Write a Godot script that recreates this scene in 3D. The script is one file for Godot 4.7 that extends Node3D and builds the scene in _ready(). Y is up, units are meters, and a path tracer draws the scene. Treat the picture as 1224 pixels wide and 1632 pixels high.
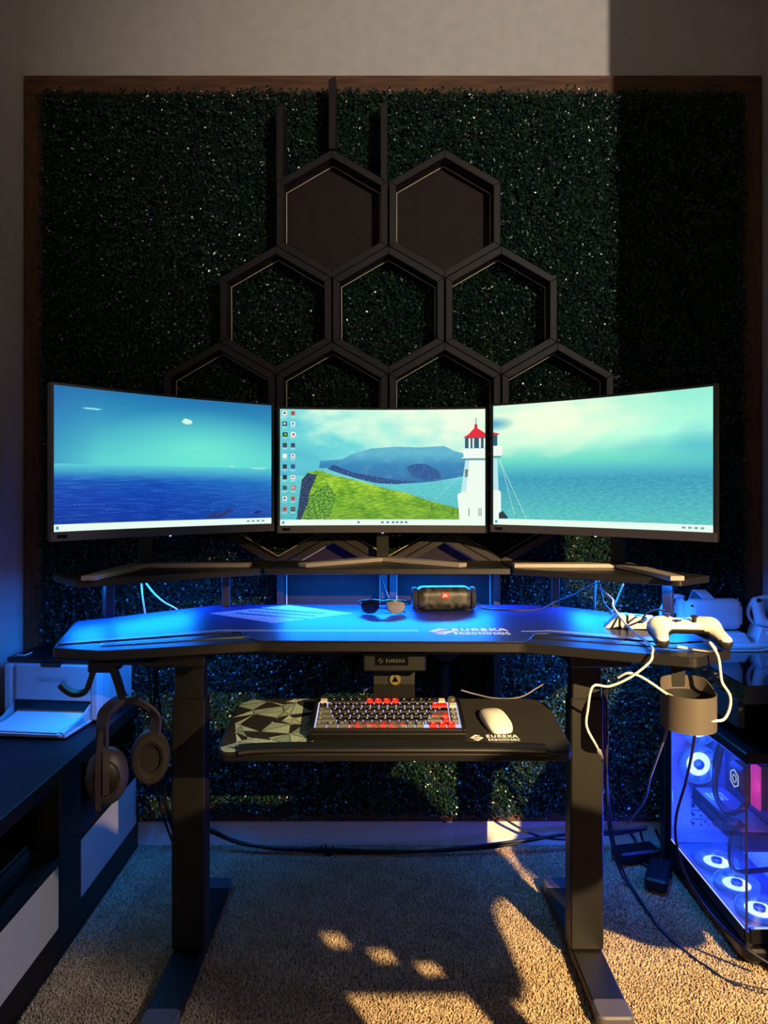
extends Node3D
# Home office alcove at dusk: three curved monitors on a wing-shaped standing desk before an artificial hedge wall.
# Metres, y up; the camera stands at the origin of the plan and looks along -z, so V(x, y, d) is a point d metres in front of it.

var M := {}
var taken := {}
var uv_box := Rect2()
var use_uv := false
var mirrored := false

func V(x: float, y: float, d: float) -> Vector3:
	return Vector3(x, y, -d)

func _ready() -> void:
	setup_view()
	make_materials()
	build_room()
	build_hedge_wall()
	build_hexagons()
	build_desk()
	build_monitors()
	build_tray()
	build_desk_items()
	build_left_side()
	build_right_side()
	build_computer()
	build_cables()
	build_behind_camera()
	build_carpet_pile()
	clear_counts(self)

# ------------------------------------------------------------------ view and light
func setup_view() -> void:
	var cam := Camera3D.new()
	cam.name = "camera"
	cam.near = 0.05
	cam.far = 60.0
	cam.keep_aspect = Camera3D.KEEP_HEIGHT
	cam.set_frustum(1632.0 / 1131.0 * 0.05, Vector2(0.0, -36.0 / 1131.0 * 0.05), 0.05, 60.0)
	cam.position = Vector3(0, 1.169, 0)
	add_child(cam)
	cam.current = true
	var we := WorldEnvironment.new()
	we.name = "environment"
	var e := Environment.new()
	e.background_mode = Environment.BG_COLOR
	e.background_color = Color(0.02, 0.02, 0.03)
	e.tonemap_mode = Environment.TONE_MAPPER_LINEAR
	e.tonemap_exposure = 1.0
	e.sdfgi_enabled = true
	e.ssao_enabled = true
	e.ssil_enabled = true
	we.environment = e
	add_child(we)

func omni(called: String, at: Vector3, color: Color, energy: float, size: float) -> OmniLight3D:
	var l := OmniLight3D.new()
	l.name = called
	l.position = at
	l.light_color = color
	l.light_energy = energy
	l.light_size = size
	l.omni_range = 12.0
	l.omni_attenuation = 2.0
	l.shadow_enabled = true
	add_child(l, true)
	return l

func area(called: String, xf: Transform3D, color: Color, energy: float, size: Vector2) -> void:
	var l := AreaLight3D.new()
	l.name = called
	l.transform = xf
	l.light_color = color
	l.light_energy = energy
	l.area_size = size
	l.area_range = 12.0
	l.area_attenuation = 2.0
	l.shadow_enabled = true
	add_child(l, true)

# ------------------------------------------------------------------ naming
func numbered(called: String) -> String:
	var n: int = taken.get(called, 0)
	taken[called] = n + 1
	return called if n == 0 else "%s_%03d" % [called, n]

func thing(called: String, label: String, category: String, at := Vector3.ZERO, turn := 0.0, group := "") -> Node3D:
	var o := Node3D.new()
	o.name = numbered(called)
	add_child(o)
	o.position = at
	o.rotation.y = deg_to_rad(turn)
	tag(o, label, category, group)
	return o

func tag(o: Node3D, label: String, category: String, group := "") -> void:
	o.set_meta("label", label)
	o.set_meta("category", category)
	if group != "":
		o.set_meta("group", group)

func add_named(parent: Node3D, o: Node3D, called: String) -> void:
	if parent == self:
		o.name = numbered(called)
		add_child(o)
		return
	var counts: Dictionary = parent.get_meta("counts", {})
	var n: int = counts.get(called, 0)
	counts[called] = n + 1
	parent.set_meta("counts", counts)
	o.name = called if n == 0 else "%s_%03d" % [called, n]
	parent.add_child(o)

func part(parent: Node3D, called: String, st: SurfaceTool, mat: Material) -> MeshInstance3D:
	st.generate_normals()
	var o := MeshInstance3D.new()
	o.mesh = st.commit()
	o.material_override = mat
	add_named(parent, o, called)
	return o

func part_mesh(parent: Node3D, called: String, mesh: Mesh, mat: Material, xf := Transform3D()) -> MeshInstance3D:
	var o := MeshInstance3D.new()
	o.mesh = mesh
	o.material_override = mat
	o.transform = xf
	add_named(parent, o, called)
	return o

func mesh_of(st: SurfaceTool) -> ArrayMesh:
	st.generate_normals()
	return st.commit()

func lone(called: String, st: SurfaceTool, mat: Material, label: String, category: String, group := "") -> MeshInstance3D:
	var o := part(self, called, st, mat)
	tag(o, label, category, group)
	return o

func structure(called: String, st: SurfaceTool, mat: Material, parent: Node3D = self) -> MeshInstance3D:
	var o := part(parent, called, st, mat)
	if parent == self:
		o.set_meta("kind", "structure")
	return o

func clear_counts(n: Node) -> void:
	if n.has_meta("counts"):
		n.remove_meta("counts")
	for c in n.get_children():
		clear_counts(c)

func words(parent: Node3D, called: String, text: String, xf: Transform3D, height: float, mat: Material, width := 0.0, bold := true, depth := 0.0008) -> MeshInstance3D:
	var f := SystemFont.new()
	f.font_names = PackedStringArray(["Droid Sans"])
	f.font_weight = 700 if bold else 400
	var t := TextMesh.new()
	t.font = f
	t.text = text
	t.font_size = 32
	t.pixel_size = 0.01
	t.depth = 0.02
	t.curve_step = 4.0
	var box := t.get_aabb()
	var k := height / maxf(box.size.y, 0.001)
	var kx := k if width <= 0.0 else width / maxf(box.size.x, 0.001)
	var local := Transform3D(Basis.from_scale(Vector3(kx, k, depth / 0.02)), Vector3(0, 0, 0))
	var c := box.get_center()
	local.origin = -(local.basis * Vector3(c.x, c.y, 0))
	return part_mesh(parent, called, t, mat, xf * local)

# ------------------------------------------------------------------ shapes
func new_st() -> SurfaceTool:
	var st := SurfaceTool.new()
	st.begin(Mesh.PRIMITIVE_TRIANGLES)
	st.set_smooth_group(-1)
	return st

func vert(st: SurfaceTool, p: Vector3) -> void:
	if use_uv:
		st.set_uv(Vector2((p.x - uv_box.position.x) / uv_box.size.x, (p.z - uv_box.position.y) / uv_box.size.y))
	st.add_vertex(p)

func tri(st: SurfaceTool, a: Vector3, b: Vector3, c: Vector3) -> void:
	if mirrored:
		var swap := b
		b = c
		c = swap
	vert(st, a)
	vert(st, c)
	vert(st, b)

func quad(st: SurfaceTool, a: Vector3, b: Vector3, c: Vector3, d: Vector3) -> void:
	tri(st, a, b, c)
	tri(st, a, c, d)

func poly_out(st: SurfaceTool, pts: Array, center: Vector3) -> void:
	var a: Vector3 = pts[0]
	var b: Vector3 = pts[1]
	var c: Vector3 = pts[2]
	var n := (b - a).cross(c - a)
	var mid := Vector3.ZERO
	for p: Vector3 in pts:
		mid += p
	mid /= pts.size()
	var q := pts.duplicate()
	if n.dot(mid - center) < 0:
		q.reverse()
	for i in range(1, q.size() - 1):
		tri(st, q[0], q[i], q[i + 1])

# a box with chamfered edges; c is its centre, s its full size
func rb(st: SurfaceTool, c: Vector3, s: Vector3, b := 0.002, xf := Transform3D()) -> SurfaceTool:
	var h := s / 2.0
	b = minf(b, minf(h.x, minf(h.y, h.z)) * 0.9)
	var o := xf * c
	var p := func(sx: float, sy: float, sz: float, axis: int) -> Vector3:
		var q := Vector3(sx * (h.x - b), sy * (h.y - b), sz * (h.z - b))
		if axis == 0: q.x = sx * h.x
		elif axis == 1: q.y = sy * h.y
		else: q.z = sz * h.z
		return xf * (c + q)
	var sg := [-1.0, 1.0]
	for s1 in sg:
		poly_out(st, [p.call(s1, -1, -1, 0), p.call(s1, 1, -1, 0), p.call(s1, 1, 1, 0), p.call(s1, -1, 1, 0)], o)
		poly_out(st, [p.call(-1, s1, -1, 1), p.call(1, s1, -1, 1), p.call(1, s1, 1, 1), p.call(-1, s1, 1, 1)], o)
		poly_out(st, [p.call(-1, -1, s1, 2), p.call(1, -1, s1, 2), p.call(1, 1, s1, 2), p.call(-1, 1, s1, 2)], o)
		for s2 in sg:
			poly_out(st, [p.call(s1, s2, -1, 0), p.call(s1, s2, 1, 0), p.call(s1, s2, 1, 1), p.call(s1, s2, -1, 1)], o)
			poly_out(st, [p.call(s1, -1, s2, 0), p.call(s1, 1, s2, 0), p.call(s1, 1, s2, 2), p.call(s1, -1, s2, 2)], o)
			poly_out(st, [p.call(-1, s1, s2, 1), p.call(1, s1, s2, 1), p.call(1, s1, s2, 2), p.call(-1, s1, s2, 2)], o)
			for s3 in sg:
				poly_out(st, [p.call(s1, s2, s3, 0), p.call(s1, s2, s3, 1), p.call(s1, s2, s3, 2)], o)
	return st

func box(c: Vector3, s: Vector3, b := 0.002, xf := Transform3D()) -> SurfaceTool:
	return rb(new_st(), c, s, b, xf)

# a box given by its lowest and highest corner in plan: x, y, d
func span(x0: float, x1: float, y0: float, y1: float, d0: float, d1: float, b := 0.002) -> SurfaceTool:
	return box(Vector3((x0 + x1) / 2, (y0 + y1) / 2, -(d0 + d1) / 2), Vector3(absf(x1 - x0), absf(y1 - y0), absf(d1 - d0)), b)

func inset(poly: PackedVector2Array, b: float) -> PackedVector2Array:
	var n := poly.size()
	var out := PackedVector2Array()
	for i in n:
		var p := poly[i]
		var e1 := (p - poly[(i + n - 1) % n]).normalized()
		var e2 := (poly[(i + 1) % n] - p).normalized()
		var n1 := Vector2(-e1.y, e1.x)
		var n2 := Vector2(-e2.y, e2.x)
		var m := n1 + n2
		var k := m.length_squared()
		out.append(p + (m * (2.0 * b / k) if k > 0.05 else n1 * b))
	return out

# an extruded outline in the x-z plane (Vector2(x, z)) from y0 to y1 with chamfered rims
func prism(st: SurfaceTool, outline: PackedVector2Array, y0: float, y1: float, b := 0.001, xf := Transform3D()) -> SurfaceTool:
	mirrored = xf.basis.determinant() < 0
	var poly := outline.duplicate()
	var area2 := 0.0
	for i in poly.size():
		area2 += poly[i].cross(poly[(i + 1) % poly.size()])
	if area2 < 0:
		poly.reverse()
	var small := inset(poly, b)
	var rings := [[small, y0], [poly, y0 + b], [poly, y1 - b], [small, y1]]
	var n := poly.size()
	for r in 3:
		var lo: PackedVector2Array = rings[r][0]
		var hi: PackedVector2Array = rings[r + 1][0]
		for i in n:
			var j := (i + 1) % n
			var a := xf * Vector3(lo[i].x, rings[r][1], lo[i].y)
			var bb := xf * Vector3(lo[j].x, rings[r][1], lo[j].y)
			var c := xf * Vector3(hi[j].x, rings[r + 1][1], hi[j].y)
			var d := xf * Vector3(hi[i].x, rings[r + 1][1], hi[i].y)
			quad(st, a, d, c, bb)
	var idx := Geometry2D.triangulate_polygon(small)
	for k in range(0, idx.size(), 3):
		var q := [small[idx[k]], small[idx[k + 1]], small[idx[k + 2]]]
		if (q[1] - q[0]).cross(q[2] - q[0]) < 0:
			q.reverse()
		tri(st, xf * Vector3(q[0].x, y1, q[0].y), xf * Vector3(q[2].x, y1, q[2].y), xf * Vector3(q[1].x, y1, q[1].y))
		tri(st, xf * Vector3(q[0].x, y0, q[0].y), xf * Vector3(q[1].x, y0, q[1].y), xf * Vector3(q[2].x, y0, q[2].y))
	mirrored = false
	return st

# outline from [x, d] pairs
func plan(pairs: Array) -> PackedVector2Array:
	var out := PackedVector2Array()
	for p in pairs:
		out.append(Vector2(p[0], -p[1]))
	return out

# the outline with its corners rounded
func rounded(poly: PackedVector2Array, r: float, steps := 5) -> PackedVector2Array:
	var n := poly.size()
	var out := PackedVector2Array()
	for i in n:
		var p := poly[i]
		var a := poly[(i + n - 1) % n] - p
		var c := poly[(i + 1) % n] - p
		var k := minf(r, minf(a.length(), c.length()) * 0.45)
		var p0 := p + a.normalized() * k
		var p1 := p + c.normalized() * k
		for s in steps + 1:
			var t := float(s) / steps
			out.append(p0.lerp(p, t).lerp(p.lerp(p1, t), t))
	return out

func rect2(x0: float, x1: float, z0: float, z1: float) -> PackedVector2Array:
	return PackedVector2Array([Vector2(x0, z0), Vector2(x1, z0), Vector2(x1, z1), Vector2(x0, z1)])

func smooth_path(pts: Array, per := 8) -> Array:
	var out := []
	var n := pts.size()
	for i in n - 1:
		var p0: Vector3 = pts[maxi(i - 1, 0)]
		var p1: Vector3 = pts[i]
		var p2: Vector3 = pts[i + 1]
		var p3: Vector3 = pts[mini(i + 2, n - 1)]
		for k in per:
			var t := float(k) / per
			out.append(p1.cubic_interpolate(p2, p0, p3, t))
	out.append(pts[n - 1])
	return out

func tube(st: SurfaceTool, path: Array, r: float, sides := 8, closed := false, flat := 1.0) -> SurfaceTool:
	var n := path.size()
	var rings := []
	var up := Vector3.UP
	for i in n:
		var a: Vector3 = path[(i + n - 1) % n if closed else maxi(i - 1, 0)]
		var c: Vector3 = path[(i + 1) % n if closed else mini(i + 1, n - 1)]
		var t := (c - a).normalized()
		if i == 0:
			up = Vector3.UP if absf(t.y) < 0.9 else Vector3.RIGHT
		up = (up - t * up.dot(t)).normalized()
		var side := t.cross(up)
		var ring := PackedVector3Array()
		for k in sides:
			var w := TAU * k / sides
			ring.append(path[i] + side * cos(w) * r + up * sin(w) * r * flat)
		rings.append(ring)
	st.set_smooth_group(1)
	for i in (n if closed else n - 1):
		var ra: PackedVector3Array = rings[i]
		var rc: PackedVector3Array = rings[(i + 1) % n]
		for k in sides:
			var j := (k + 1) % sides
			quad(st, ra[k], rc[k], rc[j], ra[j])
	st.set_smooth_group(-1)
	if not closed:
		for k in range(1, sides - 1):
			tri(st, rings[0][0], rings[0][k], rings[0][k + 1])
			tri(st, rings[n - 1][0], rings[n - 1][k + 1], rings[n - 1][k])
	return st

# profile of Vector2(radius, height), bottom to top, turned about local y
func lathe(st: SurfaceTool, prof: Array, segs := 24, xf := Transform3D(), closed_profile := false) -> SurfaceTool:
	var n := prof.size()
	var group := 1
	for i in (n if closed_profile else n - 1):
		var p: Vector2 = prof[i]
		var q: Vector2 = prof[(i + 1) % n]
		if i > 0 or closed_profile:
			var o: Vector2 = prof[(i + n - 1) % n]
			if absf((p - o).angle_to(q - p)) > 0.6:
				group = 3 - group if group < 3 else 1
		st.set_smooth_group(group)
		for k in segs:
			var w0 := TAU * k / segs
			var w1 := TAU * (k + 1) / segs
			var a := xf * Vector3(cos(w0) * p.x, p.y, sin(w0) * p.x)
			var b := xf * Vector3(cos(w1) * p.x, p.y, sin(w1) * p.x)
			var c := xf * Vector3(cos(w1) * q.x, q.y, sin(w1) * q.x)
			var d := xf * Vector3(cos(w0) * q.x, q.y, sin(w0) * q.x)
			if p.x > 1e-6 and q.x > 1e-6:
				quad(st, a, d, c, b)
			elif p.x > 1e-6:
				tri(st, a, d, b)
			elif q.x > 1e-6:
				tri(st, a, d, c)
	st.set_smooth_group(-1)
	return st

func disc_stack(r: float, y0: float, y1: float, b := 0.001, segs := 24, xf := Transform3D()) -> SurfaceTool:
	return lathe(new_st(), [Vector2(0, y0), Vector2(r - b, y0), Vector2(r, y0 + b), Vector2(r, y1 - b), Vector2(r - b, y1), Vector2(0, y1)], segs, xf)

func ring_prof(r0: float, r1: float, y0: float, y1: float) -> Array:
	var b := minf(r1 - r0, y1 - y0) * 0.2
	return [Vector2(r0, y0 + b), Vector2(r0 + b, y0), Vector2(r1 - b, y0), Vector2(r1, y0 + b), Vector2(r1, y1 - b), Vector2(r1 - b, y1), Vector2(r0 + b, y1), Vector2(r0, y1 - b)]

# a flat strap along a path; wide is its width vector
func strap(st: SurfaceTool, path: Array, wide: Vector3, thick: float) -> SurfaceTool:
	var n := path.size()
	var rings := []
	for i in n:
		var t: Vector3 = (path[mini(i + 1, n - 1)] - path[maxi(i - 1, 0)]).normalized()
		var nn := t.cross(wide.normalized()).normalized() * thick / 2
		var p: Vector3 = path[i]
		rings.append([p - wide / 2 - nn, p + wide / 2 - nn, p + wide / 2 + nn, p - wide / 2 + nn])
	for i in n - 1:
		var mid: Vector3 = (path[i] + path[i + 1]) / 2
		for k in 4:
			var j := (k + 1) % 4
			poly_out(st, [rings[i][k], rings[i][j], rings[i + 1][j], rings[i + 1][k]], mid)
	poly_out(st, rings[0], path[1])
	poly_out(st, rings[n - 1], path[n - 2])
	return st

# surface nets of a distance field
func field(f: Callable, lo: Vector3, hi: Vector3, h: float, st: SurfaceTool, tint = null) -> SurfaceTool:
	var nx := int((hi.x - lo.x) / h) + 2
	var ny := int((hi.y - lo.y) / h) + 2
	var nz := int((hi.z - lo.z) / h) + 2
	var val := PackedFloat32Array()
	val.resize(nx * ny * nz)
	var at := 0
	for z in nz:
		for y in ny:
			for x in nx:
				val[at] = f.call(lo + Vector3(x, y, z) * h)
				at += 1
	var cell := {}
	var corner := [Vector3i(0, 0, 0), Vector3i(1, 0, 0), Vector3i(0, 1, 0), Vector3i(1, 1, 0), Vector3i(0, 0, 1), Vector3i(1, 0, 1), Vector3i(0, 1, 1), Vector3i(1, 1, 1)]
	var edges := [[0, 1], [2, 3], [4, 5], [6, 7], [0, 2], [1, 3], [4, 6], [5, 7], [0, 4], [1, 5], [2, 6], [3, 7]]
	var sx := nx
	var sxy := nx * ny
	for z in nz - 1:
		for y in ny - 1:
			for x in nx - 1:
				var base := x + y * sx + z * sxy
				var first := val[base] < 0
				if (val[base + 1] < 0) == first and (val[base + sx] < 0) == first and (val[base + sx + 1] < 0) == first and (val[base + sxy] < 0) == first and (val[base + sxy + 1] < 0) == first and (val[base + sxy + sx] < 0) == first and (val[base + sxy + sx + 1] < 0) == first:
					continue
				var sum := Vector3.ZERO
				var n := 0
				for e in edges:
					var ca: Vector3i = corner[e[0]]
					var cb: Vector3i = corner[e[1]]
					var va := val[base + ca.x + ca.y * sx + ca.z * sxy]
					var vb := val[base + cb.x + cb.y * sx + cb.z * sxy]
					if (va < 0) != (vb < 0):
						sum += Vector3(ca).lerp(Vector3(cb), va / (va - vb))
						n += 1
				cell[base] = lo + (Vector3(x, y, z) + sum / n) * h
	st.set_smooth_group(1)
	var steps := [1, sx, sxy]
	for base: int in cell:
		for axis in 3:
			var next: int = base + steps[axis]
			if next >= val.size() or (val[base] < 0) == (val[next] < 0):
				continue
			var u: int = steps[(axis + 1) % 3]
			var w: int = steps[(axis + 2) % 3]
			if not (cell.has(base - u) and cell.has(base - w) and cell.has(base - u - w)):
				continue
			var a: Vector3 = cell[base]
			var b: Vector3 = cell[base - u]
			var c: Vector3 = cell[base - u - w]
			var d: Vector3 = cell[base - w]
			var q := [a, b, c, d] if val[base] < 0 else [d, c, b, a]
			for k in [0, 2, 1, 0, 3, 2]:
				if tint != null:
					st.set_color(tint.call(q[k]))
				st.add_vertex(q[k])
	st.set_smooth_group(-1)
	return st

func smin(a: float, b: float, k: float) -> float:
	var h := clampf(0.5 + 0.5 * (b - a) / k, 0.0, 1.0)
	return lerpf(b, a, h) - k * h * (1.0 - h)

func cap_d(p: Vector3, a: Vector3, b: Vector3, ra: float, rb2: float) -> float:
	var ab := b - a
	var t := clampf((p - a).dot(ab) / ab.length_squared(), 0.0, 1.0)
	return (p - a - ab * t).length() - lerpf(ra, rb2, t)

func box_d(p: Vector3, c: Vector3, half: Vector3, r: float) -> float:
	var q := (p - c).abs() - (half - Vector3.ONE * r)
	return q.max(Vector3.ZERO).length() + minf(maxf(q.x, maxf(q.y, q.z)), 0.0) - r

# ------------------------------------------------------------------ materials
func mat(called: String, color: Color, rough := 0.6, metal := 0.0, spec := 0.5) -> StandardMaterial3D:
	var m := StandardMaterial3D.new()
	m.resource_name = called
	m.albedo_color = color
	m.roughness = rough
	m.metallic = metal
	m.metallic_specular = spec
	M[called] = m
	return m

func glow(called: String, color: Color, energy: float) -> StandardMaterial3D:
	var m := mat(called, Color(0.03, 0.03, 0.03), 0.5)
	m.emission_enabled = true
	m.emission = color
	m.emission_energy_multiplier = energy
	return m

func noise_image(size: int, freq: float, octaves: int, sd: int, kind := FastNoiseLite.TYPE_SIMPLEX_SMOOTH) -> Image:
	var n := FastNoiseLite.new()
	n.seed = sd
	n.frequency = freq
	n.noise_type = kind
	n.fractal_octaves = octaves
	return n.get_seamless_image(size, size, false, false, 0.1, true)

func grain(m: StandardMaterial3D, sd: int, low: Color, high: Color, size := 256, freq := 0.02, octaves := 4, scale := Vector3.ONE, relief := 0.0) -> void:
	var im := noise_image(size, freq, octaves, sd)
	im.convert(Image.FORMAT_RGBA8)
	var out := Image.create(size, size, true, Image.FORMAT_RGBA8)
	for y in size:
		for x in size:
			out.set_pixel(x, y, low.lerp(high, im.get_pixel(x, y).r))
	out.generate_mipmaps()
	m.albedo_texture = ImageTexture.create_from_image(out)
	m.uv1_triplanar = true
	m.uv1_world_triplanar = true
	m.uv1_scale = scale
	if relief > 0.0:
		m.heightmap_enabled = true
		m.heightmap_texture = ImageTexture.create_from_image(im)
		m.heightmap_scale = relief

func make_materials() -> void:
	grain(mat("wall_paint", Color(1, 1, 1), 0.9, 0, 0.3), 3, Color(0.70, 0.68, 0.66), Color(0.74, 0.72, 0.70), 256, 0.03, 4, Vector3.ONE * 2.0, 0.03)
	mat("ceiling_paint", Color(0.8, 0.79, 0.77), 0.95)
	mat("trim_paint", Color(0.8, 0.8, 0.8), 0.45)
	grain(mat("carpet", Color(1, 1, 1), 1.0, 0, 0.1), 5, Color(0.42, 0.35, 0.29), Color(0.66, 0.57, 0.48), 512, 0.09, 4, Vector3.ONE * 3.0, 0.6)
	mat("tuft", Color(1, 1, 1), 1.0, 0, 0.1).vertex_color_use_as_albedo = true
	grain(mat("wood", Color(1, 1, 1), 0.65, 0, 0.4), 9, Color(0.27, 0.18, 0.125), Color(0.43, 0.295, 0.205), 256, 0.02, 5, Vector3(1.2, 9.0, 6.0))
	grain(mat("wood_upright", Color(1, 1, 1), 0.65, 0, 0.4), 10, Color(0.27, 0.18, 0.125), Color(0.42, 0.29, 0.20), 256, 0.02, 5, Vector3(9.0, 1.2, 6.0))
	var leaf := mat("leaf", Color(1, 1, 1), 0.24, 0, 0.5)
	leaf.vertex_color_use_as_albedo = true
	leaf.cull_mode = BaseMaterial3D.CULL_DISABLED
	leaf.backlight_enabled = true
	leaf.backlight = Color(0.12, 0.2, 0.08)
	mat("hedge_mesh", Color(0.03, 0.05, 0.03), 0.9)
	grain(mat("hexagon_wood", Color(1, 1, 1), 0.6, 0, 0.4), 12, Color(0.085, 0.068, 0.075), Color(0.12, 0.098, 0.10), 256, 0.02, 4, Vector3(3, 3, 3))
	grain(mat("hexagon_panel", Color(1, 1, 1), 0.7, 0, 0.3), 13, Color(0.11, 0.082, 0.085), Color(0.15, 0.115, 0.11), 256, 0.015, 4, Vector3(3, 3, 3))
	mat("strip_tape", Color(0.75, 0.68, 0.6), 0.4)
	grain(mat("black_coat", Color(1, 1, 1), 0.45, 0, 0.5), 21, Color(0.055, 0.052, 0.052), Color(0.085, 0.08, 0.078), 256, 0.2, 3, Vector3.ONE * 6.0, 0.02)
	mat("black_plastic", Color(0.05, 0.05, 0.055), 0.42)
	mat("black_gloss", Color(0.02, 0.02, 0.025), 0.12)
	mat("dark_rubber", Color(0.06, 0.06, 0.06), 0.8)
	mat("steel", Color(0.6, 0.6, 0.62), 0.3, 1.0)
	mat("chin_silver", Color(0.30, 0.29, 0.31), 0.35, 0.6)
	mat("base_silver", Color(0.58, 0.55, 0.55), 0.38, 0.2)
	mat("white_plastic", Color(0.86, 0.85, 0.82), 0.35)
	mat("white_cable", Color(0.85, 0.83, 0.78), 0.45)
	mat("black_cable", Color(0.045, 0.045, 0.05), 0.5)
	mat("grey_cable", Color(0.35, 0.35, 0.38), 0.5)
	mat("print_white", Color(0.82, 0.83, 0.85), 0.6)
	mat("red_cap", Color(0.80, 0.10, 0.06), 0.45)
	mat("grey_cap", Color(0.33, 0.34, 0.33), 0.5)
	mat("black_cap", Color(0.035, 0.035, 0.042), 0.45)
	mat("pale_cap", Color(0.72, 0.70, 0.64), 0.5)
	mat("pale_legend", Color(0.9, 0.9, 0.88), 0.5)
	grain(mat("taupe_plastic", Color(1, 1, 1), 0.5, 0, 0.5), 31, Color(0.19, 0.17, 0.165), Color(0.23, 0.205, 0.20), 128, 0.2, 3, Vector3.ONE * 8.0, 0.01)
	mat("cushion", Color(0.13, 0.115, 0.11), 0.85)
	mat("printer_shell", Color(0.58, 0.60, 0.63), 0.5)
	mat("printer_dark", Color(0.045, 0.045, 0.05), 0.35)
	mat("paper", Color(0.80, 0.80, 0.80), 0.85)
	mat("bench_black", Color(0.028, 0.028, 0.032), 0.45)
	mat("bench_white", Color(0.72, 0.71, 0.66), 0.4)
	mat("table_gloss", Color(0.015, 0.015, 0.02), 0.06, 0, 0.6)
	mat("grey_paint", Color(0.36, 0.33, 0.31), 0.45, 0.2)
	mat("headset_shell", Color(0.82, 0.82, 0.85), 0.55)
	mat("case_metal", Color(0.07, 0.068, 0.07), 0.38, 0.3)
	mat("case_inside", Color(0.50, 0.52, 0.58), 0.5, 0.2)
	mat("board_dark", Color(0.10, 0.11, 0.14), 0.5)
	mat("hose", Color(0.12, 0.12, 0.15), 0.45)
	var g := mat("case_glass", Color(0.75, 0.78, 0.85, 0.06), 0.02)
	g.transparency = BaseMaterial3D.TRANSPARENCY_ALPHA
	var lens := mat("dark_lens", Color(0.02, 0.04, 0.035, 0.85), 0.05)
	lens.transparency = BaseMaterial3D.TRANSPARENCY_ALPHA
	var blade := mat("fan_blade", Color(0.60, 0.75, 1.0, 0.22), 0.4)
	blade.transparency = BaseMaterial3D.TRANSPARENCY_ALPHA
	blade.backlight_enabled = true
	blade.backlight = Color(0.8, 0.9, 1.0)
	glow("fan_light", Color(0.86, 1.0, 0.95), 1.8)
	glow("fan_ring_light", Color(0.20, 0.40, 1.0), 0.75)
	glow("blue_strip_light", Color(0.05, 0.45, 1.0), 5.0)
	glow("added_cyan_strip", Color(0.16, 0.64, 1.0), 1.5)
	glow("edge_strip_light", Color(0.75, 0.82, 1.0), 0.9)
	glow("memory_light", Color(0.95, 0.25, 0.75), 0.55)
	mat("faint_print", Color(0.20, 0.20, 0.20), 0.6)
	glow("indicator_light", Color(0.6, 0.7, 1.0), 2.0)
	glow("key_backlight", Color(0.78, 0.78, 1.0), 1.1)
	glow("bulb_light", Color(1.0, 0.80, 0.52), 12.0)
	glow("fill_lamp_light", Color(1.0, 0.93, 0.85), 0.8)
	mat("grey_plastic_cap", Color(0.30, 0.29, 0.33), 0.35)
	mat("warning_yellow", Color(0.36, 0.33, 0.14), 0.5)
	mat("knob_metal", Color(0.45, 0.43, 0.36), 0.35, 0.6)
	mat("badge_red", Color(0.85, 0.12, 0.06), 0.45)
	mat("shaded_white", Color(1, 1, 1), 0.4).vertex_color_use_as_albedo = true
	mat("printer_emboss", Color(0.46, 0.47, 0.50), 0.5)
	mat("hub_blue", Color(0.10, 0.14, 0.32), 0.4)
	mat("card_plate", Color(0.42, 0.44, 0.50), 0.4, 0.4)

# ------------------------------------------------------------------ room
func build_room() -> void:
	structure("floor", span(-1.30, 3.32, -0.10, 0.0, -3.12, 2.46, 0.0005), M.carpet)
	structure("ceiling", span(-1.30, 3.32, 3.0, 3.1, -3.12, 2.46, 0.0005), M.ceiling_paint)
	structure("wall_back", span(-1.30, 1.36, 0.0, 3.0, 2.34, 2.46, 0.0005), M.wall_paint)
	structure("wall_left", span(-1.30, -1.183, 0.0, 3.0, -3.12, 2.34, 0.0005), M.wall_paint)
	structure("wall_right", span(1.24, 1.36, 0.0, 3.0, 0.55, 2.34, 0.0005), M.wall_paint)
	structure("wall_return", span(1.36, 3.32, 0.0, 3.0, 0.55, 0.67, 0.0005), M.wall_paint)
	structure("wall_far_right", span(3.20, 3.32, 0.0, 3.0, -3.12, 0.55, 0.0005), M.wall_paint)
	structure("wall_rear", span(-1.183, 3.20, 0.0, 3.0, -3.12, -3.0, 0.0005), M.wall_paint)
	structure("baseboard_back", span(-1.183, 1.24, 0.0, 0.082, 2.325, 2.34, 0.003), M.trim_paint)
	structure("baseboard_left", span(-1.183, -1.170, 0.0, 0.082, -3.0, 2.325, 0.003), M.trim_paint)
	structure("baseboard_right", span(1.227, 1.24, 0.0, 0.082, 0.55, 2.325, 0.003), M.trim_paint)

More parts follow.
